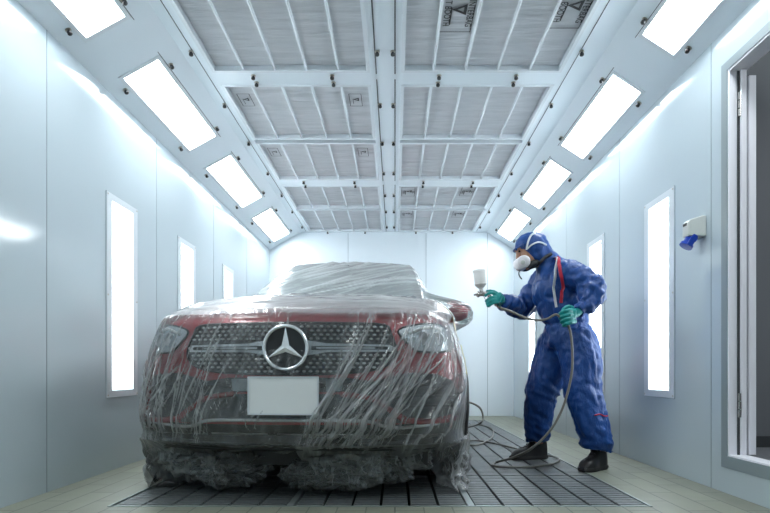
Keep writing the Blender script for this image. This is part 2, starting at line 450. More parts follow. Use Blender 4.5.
# filter panels
KY = [3.83, 4.58, 5.34, 6.14, 6.9, 7.6, 8.4]
BX = [(-1.03, -.457), (.32, .88)]
def text_mb(txt, size, mat_fn):
    cu = bpy.data.curves.new('tmp_text', 'FONT'); cu.body = txt; cu.size = size; cu.align_x = 'CENTER'; cu.align_y = 'CENTER'
    cu.offset = size * .01
    ob = bpy.data.objects.new('tmp_text', cu); COL.objects.link(ob)
    bpy.context.view_layer.update()
    me = bpy.data.meshes.new_from_object(ob.evaluated_get(bpy.context.evaluated_depsgraph_get()))
    vs = [mat_fn(v.co) for v in me.vertices]; fs = [tuple(p.vertices) for p in me.polygons]
    bpy.data.objects.remove(ob); bpy.data.curves.remove(cu)
    return vs, fs
def filt_label(x, y, s, words, par, org, zf):
    """printed label on the fleece, read from below"""
    mb = MB(); z = zf - .004
    # frame lines
    L = 0.40 * s; W = 0.20 * s
    for (a, b) in (((x - W/2, y + L/2), (x + W/2, y + L/2 + .006 * s)), ((x + W/2 - .004, y - L/2), (x + W/2, y + L/2)), ((x - W/2, y - L/2), (x - W/2 + .004, y + L/2)), ((x - W/2, y - L/2 - .006 * s), (x + W/2, y - L/2))):
        mb.box((a[0], a[1], z - .001), (b[0], b[1], z))
    mb.box((x - .045 * s, y - .04 * s, z - .001), (x - .037 * s, y + .13 * s, z))
    # triangle outline
    c = Vector((x + .02 * s, y - .02 * s)); R = .062 * s
    tri = [c + R * Vector((math.cos(a), math.sin(a))) for a in (PI, PI / 3, -PI / 3)]
    tin = [c + .42 * R * Vector((math.cos(a), math.sin(a))) for a in (PI, PI / 3, -PI / 3)]
    for i in range(3):
        j = (i + 1) % 3
        mb.add([(tri[i].x, tri[i].y, z), (tri[j].x, tri[j].y, z), (tin[j].x, tin[j].y, z), (tin[i].x, tin[i].y, z)], [(0, 1, 2, 3)])
    if words:
        for txt, dx in ((words[0], -.065 * s), (words[1], .075 * s)):
            def fn(co, dx=dx): return (x + dx + co.y, y + .02 * s + co.x, z - .0006)
            vs, fs = text_mb(txt, .056 * s, fn); mb.add(vs, fs)
    o = mb.build('printed_label', M['ink'], par, org); return o
for ci, (x0, x1) in enumerate(COLS):
    for ri, (y0, y1) in enumerate(ROWS[1:]):
        root = empty('ceiling_filter', ((x0 + x1) / 2, (y0 + y1) / 2, CZ)); org = root.location
        w = .024
        mb = MB()
        mb.box((x0, y0, CZ - .004), (x0 + w, y1, CZ + .04)); mb.box((x1 - w, y0, CZ - .004), (x1, y1, CZ + .04))
        mb.box((x0 + w, y0, CZ - .004), (x1 - w, y0 + w, CZ + .04)); mb.box((x0 + w, y1 - w, CZ - .004), (x1 - w, y1, CZ + .04))
        mb.build('frame', M['frame'], root, org)
        for k in range(1, 5):
            x = x0 + (x1 - x0) * k / 5
            mb = MB(); mb.tube([(x, y0 + w, CZ + .012), (x, y1 - w, CZ + .012)], .010, 8); mb.build('rod', M['frame'], root, org, smooth=True)
        # fleece with soft cross creases
        nx, ny = 50, 90; vs = []; fs = []
        zf = CZ + .035
        for j in range(ny + 1):
            for i in range(nx + 1):
                x = x0 + .005 + (x1 - x0 - .01) * i / nx; y = y0 + .005 + (y1 - y0 - .01) * j / ny
                h = noise.noise(Vector((x * 2.2, y * 16, ri + ci * 7))) * .007 + abs(noise.noise(Vector((x * 1.3 + 4, y * 7 + x * 1.5, ri * 3)))) * .010
                vs.append((x, y, zf + h))
        for j in range(ny):
            for i in range(nx):
                a = j * (nx + 1) + i; fs.append((a, a + 1, a + nx + 2, a + nx + 1))
        mb = MB(); mb.add(vs, fs); ff = mb.build('filter_fleece', M['filter'], root, org, smooth=True)
        words = ('T BOOTH', 'INTERBAG')
        cw = (x1 - x0) / 5
        if ci == 1:
            if ri == 0:
                filt_label(x0 + 1.47 * cw, 3.46, 1.0, words, root, org, zf - .002); filt_label(x0 + 4.45 * cw, 3.42, 1.0, words, root, org, zf - .002)
            elif ri >= 3:
                filt_label(x0 + .5 * cw, y0 + .30, .8, ('PAINT', 'BAG'), root, org, zf - .002); filt_label(x0 + 3.6 * cw, y0 + .30, .8, ('PAINT', 'BAG'), root, org, zf - .002)
        else:
            if ri in (1, 2):
                filt_label(x0 + .5 * cw, y0 + .30, .5, None, root, org, zf - .002); filt_label(x0 + 4.4 * cw, y0 + .30, .5, None, root, org, zf - .002)
        for y in KY:
            if y0 - .05 <= y < y1 + .1:
                for x in ((x0 - .06), (x1 + .06)):
                    knob_mb((x, y, CZ - .003), (0, 0, -1)).build('knob', [M['knob'], M['washer']], root, org, smooth=True, auto=50)
        for bx in BX[ci]:
            if ri in (0, 2): knob_mb((bx, y1 + .04, CZ - .003), (0, 0, -1)).build('knob', [M['knob'], M['washer']], root, org, smooth=True, auto=50)
            if ri in (1, 3): knob_mb((bx, y0 - .04, CZ - .003), (0, 0, -1)).build('knob', [M['knob'], M['washer']], root, org, smooth=True, auto=50)
            if ri == 4: knob_mb((bx, y1 + .02, CZ - .003), (0, 0, -1)).build('knob', [M['knob'], M['washer']], root, org, smooth=True, auto=50)
        tag(root, 'grey fleece ceiling filter, %s column, %s' % (('left', 'right')[ci], ['nearest row at the picture top', 'second row from the camera', 'third row from the camera', 'fourth row from the camera', 'last row by the back wall'][ri]), 'ceiling filter', 'grey fleece filters in the ceiling')

# wall lights
def wall_light(side, y0, y1, label):
    X = XL if side == 'L' else XR; sg = 1 if side == 'L' else -1
    root = empty('wall_light', (X, (y0 + y1) / 2, WZ0)); org = root.location
    def bx(mb, d0, d1, a, b, z0, z1):
        xs = sorted((X + sg * d0, X + sg * d1)); mb.box((xs[0], a, z0), (xs[1], b, z1))
    mb = MB()
    bx(mb, .0005, .008, y0 - .025, y0 + .045, WZ0 - .025, WZ1 + .025); bx(mb, .0005, .008, y1 - .045, y1 + .025, WZ0 - .025, WZ1 + .025)
    bx(mb, .0005, .008, y0 + .045, y1 - .045, WZ0 - .025, WZ0 + .022); bx(mb, .0005, .008, y0 + .045, y1 - .045, WZ1 - .022, WZ1 + .025)
    mb.build('frame', M['frame'], root, org)
    mb = MB(); bx(mb, -.075, -.07, y0 + .002, y1 - .002, WZ0 + .002, WZ1 - .002); 
    bx(mb, -.07, 0, y0 + .001, y0 + .004, WZ0 + .002, WZ1 - .002); bx(mb, -.07, 0, y1 - .004, y1 - .001, WZ0 + .002, WZ1 - .002)
    mb.build('reflector', M['frame'], root, org)
    mb = MB(); e = .025
    for (a, b, c, d) in ((y0 - e - .004, y0 - e, WZ0 - e, WZ1 + e), (y1 + e, y1 + e + .004, WZ0 - e, WZ1 + e), (y0 - e, y1 + e, WZ0 - e - .004, WZ0 - e), (y0 - e, y1 + e, WZ1 + e, WZ1 + e + .004)): bx(mb, .0005, .004, a, b, c, d)
    mb.build('seal', M['seam'], root, org)
    for k in range(3):
        y = y0 + .04 + (y1 - y0 - .08) * (k + .5) / 3
        mb = MB(); mb.tube([(X - sg * .038, y, WZ0 + .03), (X - sg * .038, y, WZ1 - .03)], .022, 12); mb.build('fluorescent_tube', M['lamp_w'], root, org, smooth=True, auto=50)
    mb = MB()
    for yy in (y0 - .012, y1 + .012):
        for z in (WZ0 - .01, (WZ0 + WZ1) / 2, WZ1 + .01):
            bx(mb, .008, .011, yy - .005, yy + .005, z - .005, z + .005)
    mb.build('screw', M['washer'], root, org)['kind'] = 'stuff'
    tag(root, label, 'wall light', 'tall vertical wall lights')
for k, (a, b) in enumerate(LW): wall_light('L', a, b, 'tall vertical light set in the left wall, ' + ['nearest', 'second from the camera', 'farthest, just left of the car roof'][k])
for k, (a, b) in enumerate(RW): wall_light('R', a, b, 'tall vertical light set in the right wall, ' + ['nearest, between painter and door', 'behind the painter\'s back', 'farthest, seen beside the painter\'s front leg'][k])

# side door on the right
dr = empty('door_1', (XR, 3.1, .14)); dr['kind'] = 'structure'
org = dr.location
y0, y1, z0, z1 = DOOR
mb = MB()
mb.box((XR - .006, y1, z0 - .065), (XR - .0005, y1 + .055, z1 + .05)); mb.box((XR - .006, y0, z1), (XR - .0005, y1, z1 + .05)); mb.box((XR - .006, y0, z0 - .065), (XR - .0005, y1, z0))
mb.build('door_frame', M['grey'], dr, org)
mb = MB(); mb.box((XR - .002, y1 - .015, z0 + .001), (XR + .040, y1 - .001, z1 - .001)); mb.box((XR - .002, y0, z1 - .012), (XR + .09, y1 - .016, z1 - .001)); mb.box((XR - .002, y0, z0 + .001), (XR + .09, y1 - .016, z0 + .010))
mb.build('jamb', M['alu'], dr, org)
mb = MB(); mb.box((XR + .053, 3.078, z0 + .012), (XR + .079, 3.112, z1 - .014)); mb.build('door_leaf', M['alu'], dr, org)
mb = MB(); mb.box((XR + .090, 3.072, z0 + .014), (XR + .126, 3.112, z1 - .05)); mb.build('door_leaf', M['alu'], dr, org)
mb = MB(); mb.box((XR + .040, 3.095, z0 + .01), (XR + .053, 3.113, z1 - .014)); mb.box((XR + .079, 3.095, z0 + .01), (XR + .090, 3.113, z1 - .014)); mb.build('gasket', M['gasket'], dr, org)
for z in (.42, 2.05):
    mb = MB()
    for k in range(3): mb.tube([(XR + .047, 3.088, z + k * .045), (XR + .047, 3.088, z + k * .045 + .04)], .008, 10)
    mb.build('hinge', M['gun'], dr, org, smooth=True, auto=50)
# room beyond the door
mb = MB(); mb.box((XR + T, 3.62, -.1), (4.2, 3.7, 2.9)); mb.box((4.2, .4, -.1), (4.3, 3.7, 2.9)); structure('wall_outer', mb, M['darkroom'])
mb = MB(); mb.box((XR + T, .4, -.1), (4.2, 3.62, .19)); mb.box((XR + T, .4, 2.8), (4.2, 3.62, 2.9)); mb.box((XR + T, .3, -.1), (4.3, .4, 2.9)); structure('floor_outer', mb, M['darkroom'])
mb = MB(); mb.box((XR + T, 3.60, .19), (4.2, 3.62, .26)); structure('baseboard_outer', mb, M['gasket'])
la = bpy.data.lights.new('outer_room_fill', 'AREA'); la.energy = 13; la.size = .6; la.color = (.9, .95, 1)  # unseen fill light, added to brighten the room beyond the door
lo_ = bpy.data.objects.new('outer_room_fill', la); COL.objects.link(lo_); lo_.location = (3.0, 2.2, 2.75)

# blue wall socket
sx = XR; root = empty('wall_socket', (XR, 3.38, 1.5)); org = root.location
mb = MB()
prof = [(-.062, .075), (.062, .075), (.062, -.060), (-.062, -.060)]
vs = []
for (xx, sc_, dz) in ((0, 1.0, 0), (-.02, 1.0, 0), (-.085, .80, -.006), (-.10, .66, -.012)):
    for (yy, zz) in prof: vs.append((XR + xx, 3.38 + yy * sc_ * .85, 1.515 + zz * sc_ * .9 + dz))
fs = [(0, 1, 2, 3), (15, 14, 13, 12)] + [(i * 4 + k, (i + 1) * 4 + k, (i + 1) * 4 + (k + 1) % 4, i * 4 + (k + 1) % 4) for i in range(3) for k in range(4)]
mb.add(vs, fs); o = mb.build('housing', M['socketw'], root, org)
bv = o.modifiers.new('b', 'BEVEL'); bv.width = .008; bv.segments = 3
mb = MB(); d = Vector((-.55, 0, -.83)).normalized(); R = rot_to(d)
mb.lathe([(.0001, -.01), (.034, -.01), (.034, .01), (.030, .014), (.030, .045), (.038, .047), (.038, .064), (.0001, .066)], 24, (XR - .062, 3.38, 1.462), R)
mb.box((0, 0, 0), (.022, .03, .075), R=R, c=Vector((XR - .062, 3.38, 1.462)) + d * .03 + R @ Vector((.038, 0, 0)), bev=.003)
mb.build('socket_cap', M['socketb'], root, org, smooth=True, auto=40)
mb = MB(); mb.box((XR - .1035, 3.36, 1.53), (XR - .096, 3.40, 1.545)); mb.build('type_label', M['maskdark'], root, org)
tag(root, 'pale grey wall socket with blue cap beside the side door', 'socket')

# ------------------------------------------------------------------ car
CAR_LOC = Vector((-.54, 2.85, 0)); YAW = -math.radians(4.0)
car = empty('car', CAR_LOC, YAW)
tag(car, 'dark red car under clear plastic film with star badge and blank plate', 'car')

Bc = [(0, 0), (.30, .018), (.54, .065), (.70, .125), (.79, .20), (.855, .31), (.892, .43), (.917, .65), (.922, 1.2), (.922, 2.0), (.922, 3.2), (.93, 4.0), (.85, 4.5), (.5, 4.68), (0, 4.7)]
Gc = [(0, 1.12, 1.11), (.25, 1.13, 1.11), (.43, 1.16, 1.105), (.56, 1.22, 1.10), (.65, 1.31, 1.10), (.70, 1.42, 1.10), (.73, 1.55, 1.10), (.755, 1.7, 1.105), (.77, 1.95, 1.10), (.775, 2.3, 1.10), (.775, 3.0, 1.11), (.73, 3.6, 1.14), (.62, 3.95, 1.17), (.35, 4.2, 1.18), (0, 4.25, 1.18)]
Rc = [(0, 1.92, 1.57), (.22, 1.93, 1.57), (.40, 1.96, 1.565), (.49, 2.00, 1.56), (.54, 2.06, 1.55), (.56, 2.13, 1.545), (.57, 2.2, 1.54), (.58, 2.3, 1.54), (.585, 2.45, 1.54), (.585, 2.7, 1.54), (.57, 3.0, 1.53), (.52, 3.35, 1.49), (.44, 3.5, 1.47), (.24, 3.62, 1.47), (0, 3.66, 1.47)]
_ic = {}
def interp(C, u):
    k_ = (id(C), float(u))
    if k_ not in _ic: _ic[k_] = _interp(C, u)
    return _ic[k_].copy()
def _interp(C, u):
    """u in [-14,14]; sign mirrors x; Catmull interpolation over control points"""
    s = 1 if u >= 0 else -1; a = min(abs(u), 13.9999); i = int(a); t = a - i
    def g(k):
        if k < 0: return np.array([-C[-k][0]] + list(C[-k][1:]))
        if k > 14: kk = 28 - k; return np.array([-C[kk][0]] + list(C[kk][1:]))
        return np.array(C[k])
    p0, p1, p2, p3 = g(i - 1), g(i), g(i + 1), g(i + 2)
    r = .5 * (2 * p1 + (p2 - p0) * t + (2 * p0 - 5 * p1 + 4 * p2 - p3) * t * t + (3 * p1 - p0 - 3 * p2 + p3) * t ** 3)
    r = r.copy(); r[0] *= s
    return r
QZ = [.12, .2, .28, .36, .42, .5, .65, .8, .90, .93, .96]; QV = [.24, .13, .045, 0, -.03, -.02, 0, .012, .03, .045, .08]
def frontness(by): return max(0.0, min(1.0, 1 - by / .6))
def tuck(z): return .03 * max(0, (.45 - z) / .3) + .085 * max(0, (z - .60) / .33) ** 1.6
def lower_pt(u, z):
    b = interp(Bc, u); fn = frontness(b[1]); s = min(1, abs(b[0]) / .9)
    q = float(np.interp(z, QZ, QV))
    rear = max(0, min(1, (b[1] - 4.2) / .4))
    return np.array([b[0] - np.sign(b[0]) * tuck(z) * s * 1.0, b[1] + q * fn - rear * q, z])
ZS = .93
def up_pt(u, t):
    a = lower_pt(u, ZS); g = interp(Gc, u)
    xy = a[:2] * (1 - t) + g[:2] * t
    z = ZS + (g[2] - ZS) * (1 - (1 - t) ** 3.0)
    return np.array([xy[0], xy[1], z])
def gh_pt(u, t):
    g = interp(Gc, u); r = interp(Rc, u); p = g * (1 - t) + r * t
    p = p.copy(); p[2] += .035 * math.sin(PI * t) * (1 if abs(u) < 4 else .4); return p
def roof_pt(u, t):
    r = interp(Rc, u); c = np.array([r[0] * .15, 2.55 + (r[1] - 2.55) * .15, 1.615]); 
    xy = r * (1 - t) + c * t; xy = xy.copy(); xy[2] = r[2] + (1.595 - r[2]) * math.sin(t * PI / 2); return xy
# front surface y as a function of x and z
_ux = np.linspace(0, 7, 300); _bx = np.array([interp(Bc, u)[0] for u in _ux]); _by = np.array([interp(Bc, u)[1] for u in _ux])
def F(x, z):
    ax = abs(x)
    ax2 = ax + tuck(z) * min(1, ax / .9)
    by = float(np.interp(ax2, _bx, _by)); return by + float(np.interp(z, QZ, QV)) * frontness(by)

def rows_to_mesh(rows, closed=False):
    n = len(rows[0]); vs = [tuple(p) for r in rows for p in r]
    fs = [(j * n + i, j * n + i + 1, (j + 1) * n + i + 1, (j + 1) * n + i) for j in range(len(rows) - 1) for i in range(n - 1)]
    return vs, fs
us = np.concatenate([np.linspace(-14, -8, 20)[:-1], np.linspace(-8, 8, 129), np.linspace(8, 14, 20)[1:]])
WY, WYR, WR, WZc = .90, 3.80, .385, .365
# painted body
zz = list(np.linspace(.26, ZS, 34))
rows = [[lower_pt(u, z) for u in us] for z in zz] + [[up_pt(u, t) for u in us] for t in np.linspace(0, 1, 16)[1:]]
vs, fs = rows_to_mesh(rows)
keep = []; mi = []
for f in fs:
    c = np.mean([vs[i] for i in f], axis=0)
    if abs(c[0]) > .78 and c[1] > .3 and (math.hypot(c[1] - WY, c[2] - WZc) < WR or math.hypot(c[1] - WYR, c[2] - WZc) < WR): continue
    keep.append(f); mi.append(1 if c[2] < .40 or (c[2] < .33) else 0)
mb = MB(); mb.v = [tuple(v) for v in vs]; mb.f = keep; mb.m = mi
mb.build('body_shell', [M['red'], M['blackplastic']], car, smooth=True)
# roof
rows = [[roof_pt(u, t) for u in us] for t in np.linspace(0, 1, 8)]
vs, fs = rows_to_mesh(rows); mb = MB(); mb.add(vs, fs); mb.build('roof', M['red'], car, smooth=True)
# glass: windscreen and side windows
def strip(u0, u1, n, name, mat, off=0.0, t0=0.0, t1=1.0):
    rows = [[gh_pt(u, t) for u in np.linspace(u0, u1, n)] for t in np.linspace(t0, t1, 10)]
    vs, fs = rows_to_mesh(rows); mb = MB(); mb.add(vs, fs); return mb.build(name, mat, car, smooth=True)
strip(-3.4, 3.4, 40, 'windscreen', M['glass'])
for s in (-1, 1):
    strip(s * 3.4, s * 4.6, 6, 'roof_pillar', M['blackplastic'])
    strip(s * 4.6, s * 11, 30, 'side_window', M['glass'])
strip(11, 14, 12, 'rear_window', M['glass']); strip(-14, -11, 12, 'rear_window', M['glass'])
# wipers
for s, (a, b) in ((1, ((-.45, 1.22, 1.15), (.12, 1.30, 1.19))), (-1, ((.05, 1.20, 1.15), (.55, 1.36, 1.19)))):
    mb = MB(); mb.tube([a, ((a[0] + b[0]) / 2, (a[1] + b[1]) / 2 - .01, (a[2] + b[2]) / 2 + .02), b], .009, 6); mb.build('wiper', M['blackplastic'], car, smooth=True)
mb = MB(); mb.box((-.05, 1.80, 1.50), (.05, 1.86, 1.54), bev=.01); mb.build('rear_view_mirror', M['blackplastic'], car)
# side mirrors
for s in (-1, 1):
    mb = MB(); mb.ell((s * .92, 1.78, 1.14), (.085, .06, .068), seg=20, rings=12); mb.tube([(s * .78, 1.78, 1.09), (s * .93, 1.78, 1.12)], .03, 10)
    mr = mb.build('side_mirror', M['red'], car, smooth=True)
# underbody
mb = MB(); mb.box((-.70, .25, .16), (.70, 4.5, .45)); mb.box((-.6, .22, .45), (.6, .4, .85)); mb.build('underbody', M['blackplastic'], car)
# wheels
for wy in (WY, WYR):
    for s in (-1, 1):
        R = Matrix.Rotation(s * PI / 2, 3, 'Y'); c = (s * .70, wy, WZc - .005)
        mb = MB(); mb.lathe([(.23, 0), (.30, -.005), (.345, .01), (.36, .04), (.36, .19), (.345, .22), (.30, .235), (.245, .23), (.235, .20)], 48, c, R)
        w = mb.build('wheel', M['tyre'], car, smooth=True)
        mb = MB(); mb.lathe([(.24, .0), (.24, .2), (.232, .205), (.225, .18), (.22, .05), (.06, .05)], 48, c, R)
        for k in range(10):
            a = 2 * PI * k / 10; Rk = R @ Matrix.Rotation(a, 3, 'Z')
            mb.box((0, 0, 0), (.19, .028, .03), R=Rk, c=Vector(c) + Rk @ Vector((.13, 0, .175)))
        mb.lathe([(.06, .15), (.06, .19), (.0001, .195)], 20, c, R)
        mb.build('rim', M['rim'], w, smooth=True, auto=40)
        mb = MB()
        pts = [(s * (.922 - tuck(WZc + WR * math.sin(a)) + .0), wy + WR * math.cos(a), WZc + WR * math.sin(a)) for a in np.linspace(-.45, PI + .45, 40)]
        mb.tube(pts, .016, 8); mb.build('wheel_arch', M['blackplastic'], car, smooth=True)

def inside(poly, x, y):
    r = False; j = len(poly) - 1
    for i in range(len(poly)):
        xi, yi = poly[i]; xj, yj = poly[j]
        if (yi > y) != (yj > y) and x < (xj - xi) * (y - yi) / (yj - yi) + xi: r = not r
        j = i
    return r
def patch(mb, poly, off, thick=.01, step=.03, mi=0):
    """polygon in (x,z) laid on the car's front surface, off metres in front of it, with a rim of the given depth"""
    P = []
    n = len(poly)
    for i in range(n):
        a = Vector(poly[i]); b = Vector(poly[(i + 1) % n]); k = max(1, int((b - a).length / step))
        P += [tuple(a.lerp(b, j / k)) for j in range(k)]
    nb = len(P); pts = list(P)
    xs = [p[0] for p in P]; zs = [p[1] for p in P]
    x = min(xs) + step / 2
    while x < max(xs):
        z = min(zs) + step / 2
        while z < max(zs):
            if inside(P, x, z) and min((p[0] - x) ** 2 + (p[1] - z) ** 2 for p in P) > (step * .5) ** 2: pts.append((x, z))
            z += step
        x += step
    V, E, Fc, *_ = delaunay_2d_cdt([Vector(p) for p in pts], [(i, (i + 1) % nb) for i in range(nb)], [], 1, 1e-6)
    vs = [(p.x, F(p.x, p.y) - off, p.y) for p in V]
    fs = [tuple(f) for f in Fc]
    mb.add(vs, fs, mi)
    front = [(p[0], F(*p) - off, p[1]) for p in P]; back = [(p[0], F(*p) - off + thick, p[1]) for p in P]
    mb.add(front + back, [(i, (i + 1) % nb, nb + (i + 1) % nb, nb + i) for i in range(nb)], mi)
def mirror(half): return half + [(-x, z) for x, z in reversed(half) if abs(x) > 1e-6]
def sm(poly, n=5, closed=True):
    P = [Vector((p[0], p[1])) for p in poly]; m = len(P); out = []
    for i in range(m):
        a, b, c, d = P[(i - 1) % m], P[i], P[(i + 1) % m], P[(i + 2) % m]
        for k in range(n):
            t = k / n; q = .5 * (2 * b + (c - a) * t + (2 * a - 5 * b + 4 * c - d) * t * t + (3 * b - a - 3 * c + d) * t ** 3); out.append((q.x, q.y))
    return out
def line_on(mb, pts, r, off, seg=8, n=6, closed=False, flat=1.0):
    pp = [Vector((p[0], p[1], 0)) for p in pts]
    if closed: pp = pp + [pp[0]]
    cs = catmull(pp, n) if n > 1 else pp
    mb.tube([(p.x, F(p.x, p.y) - off, p.y) for p in cs], r, seg, flat=flat)

# grille
g_half = [(0, .915), (.30, .912), (.48, .905), (.515, .86), (.545, .77), (.53, .725), (.46, .682), (.30, .66), (0, .652)]
GP = mirror(g_half)
mb = MB(); patch(mb, GP, .004, .02, .03); SC = (0, .786)
row = 0; z = .668
while z < .912:
    x = -.54 + (.016 if row % 2 else 0)
    while x < .545:
        if inside([(a * .975, .786 + (b - .786) * .93) for a, b in GP], x, z) and math.hypot(x, z - SC[1]) > .128 and abs(z - .786 + .004) > .030:
            mb.ell((x, F(x, z) - .008, z), (.0105, .007, .0060), seg=8, rings=5, mi=1)
        x += .033
    z += .0205; row += 1
gr = mb.build('grille', [M['darkgrille'], M['stud']], car, smooth=True)
mb = MB(); line_on(mb, GP, .006, .004, n=3, closed=True); mb.build('surround', M['blackplastic'], gr, smooth=True)
for s in (-1, 1):
    mb = MB()
    P = [(s * .10, .824), (s * .20, .808), (s * .51, .802), (s * .535, .79), (s * .525, .768), (s * .20, .764), (s * .10, .748)]
    if s < 0: P = P[::-1]
    patch(mb, P, .020, .018, .03); bar = mb.build('grille_bar', M['silver'], gr, smooth=False)
    mb = MB(); P = [(s * .125, .795), (s * .50, .793), (s * .505, .785), (s * .50, .777), (s * .125, .775)]
    if s < 0: P = P[::-1]
    patch(mb, P, .0225, .004, .03); mb.build('bar_slot', M['blackplastic'], bar)
    mb = MB(); patch(mb, [(s * .15, .789), (s * .44, .789), (s * .44, .781), (s * .15, .781)][::(1 if s > 0 else -1)], .0255, .004, .03); mb.build('bar_insert', M['chrome'], bar)
# star badge: ring and three-pointed star
em = MB(); yb = F(0, .786) - .040
R_ = .108
em.tube([(R_ * math.cos(a), yb, .786 + R_ * math.sin(a)) for a in np.linspace(0, 2 * PI, 65)], .0085, 10, cap=False)
for k in range(3):
    a = PI / 2 + k * 2 * PI / 3
    tip = Vector((math.cos(a), 0, math.sin(a))) * (R_ - .004); sd = Vector((-math.sin(a), 0, math.cos(a)))
    b1 = Vector((math.cos(a + PI / 3), 0, math.sin(a + PI / 3))) * .022; b2 = Vector((math.cos(a - PI / 3), 0, math.sin(a - PI / 3))) * .022
    c = Vector((0, yb, .786)); up = Vector((0, -.013, 0)); dn = Vector((0, .006, 0))
    em.add([c + up, c + b1, c + tip, c + b2, c + dn], [(0, 1, 2), (0, 2, 3), (4, 2, 1), (4, 3, 2)])
star = em.build('star_badge', M['chrome'], car, smooth=False)
mb = MB(); mb.lathe([(.0001, 0), (.100, 0), (.104, .02)], 40, (0, yb + .004, .786), Matrix.Rotation(-PI / 2, 3, 'X')); mb.build('badge_disc', M['darkgrille'], star, smooth=True, auto=40)

# headlights
for s in (-1, 1):
    P = sm([(.555, .882), (.68, .918), (.77, .918), (.825, .87), (.838, .80), (.78, .772), (.65, .772), (.59, .82)], 4)
    P = [(s * x, z) for x, z in P]
    if s < 0: P = P[::-1]
    mb = MB(); patch(mb, P, .006, .02, .025); hl = mb.build('headlight', M['headlamp'], car, smooth=True)
    mb = MB(); line_on(mb, P, .005, .006, n=1, closed=True); mb.build('headlight_seal', M['blackplastic'], hl, smooth=True)
    mb = MB(); line_on(mb, [(s * .60, .862), (s * .69, .896), (s * .77, .898)], .008, .010); mb.build('daylight_strip', M['plate'], hl, smooth=True)
    for x in (.67, .75):
        yy = F(s * x, .84) - .008
        mb = MB(); mb.lathe([(.0001, .0), (.028, .002), (.034, .010), (.038, .004)], 20, (s * x, yy, .838), Matrix.Rotation(PI / 2, 3, 'X')); mb.build('projector', M['silver'], hl, smooth=True)

# intakes
top_half = [(0, .637), (.30, .637), (.43, .618), (.50, .640), (.60, .662), (.75, .655), (.83, .62), (.87, .54), (.875, .45), (.72, .425), (.60, .437), (.51, .497), (.42, .545), (.26, .566), (0, .566)]
mb = MB(); patch(mb, mirror(top_half), .003, .02, .03); it = mb.build('air_intake', M['darkgrille'], car, smooth=True)
mb = MB()
for z, xa, xb in ((.61, 0, .36), (.59, 0, .80), (.54, .50, .85), (.49, .56, .86)):
    for s in (-1, 1):
        mb2 = [(s * xa, z), (s * (xa + xb) / 2, z + .004), (s * xb, z)]
        line_on(mb, mb2, .006, .004)
mb.build('intake_slats', M['blackplastic'], it, smooth=True)
for s in (-1, 1):
    mb = MB(); patch(mb, [(s * .20, .63), (s * .285, .63), (s * .275, .57), (s * .20, .57)][::(1 if s > 0 else -1)], .014, .02, .03); mb.build('sensor_bracket', M['grey'], it)
    mb = MB(); line_on(mb, [(s * .27, .556), (s * .42, .532), (s * .50, .484), (s * .59, .424), (s * .72, .412), (s * .87, .425), (s * .905, .52)], .014, .004, flat=1.0); mb.build('bumper_crease', M['red'], car, smooth=True)
low_half = [(0, .556), (.26, .554), (.42, .520), (.50, .470), (.575, .410), (.48, .40), (.38, .43), (0, .436)]
mb = MB(); patch(mb, mirror(low_half), .0025, .02, .03); mb.build('lower_intake', M['blackplastic'], car, smooth=True)
mb = MB(); line_on(mb, [(-.76, .40), (-.56, .385), (-.48, .395), (-.38, .422), (0, .426), (.38, .422), (.48, .395), (.56, .385), (.76, .40)], .009, .010, n=8, flat=1.0); mb.build('chrome_strip', M['chrome'], car, smooth=True)
mb = MB()
for a, b in ((-.40, -.10), (-.05, .38)): line_on(mb, [(a, .352), ((a + b) / 2, .352), (b, .352)], .004, .004)
mb.build('lip_strip', M['silver'], car, smooth=True)
mb = MB(); line_on(mb, [(-.72, .31), (-.4, .29), (0, .285), (.4, .29), (.72, .31)], .02, .0); mb.build('bumper_lip', M['blackplastic'], car, smooth=True)
# plate
mb = MB(); yy = F(0, .549) - .058
mb.box((-.171, yy - .003, .460), (.171, yy + .003, .638), bev=.002); pl = mb.build('number_plate', M['plate'], car)
mb = MB()
for (a, b) in (((-.176, .455), (.176, .462)), ((-.176, .636), (.176, .643)), ((-.176, .462), (-.168, .636)), ((.168, .462), (.176, .636))): mb.box((a[0], yy - .006, a[1]), (b[0], yy + .002, b[1]))
mb.build('plate_frame', M['silver'], pl)

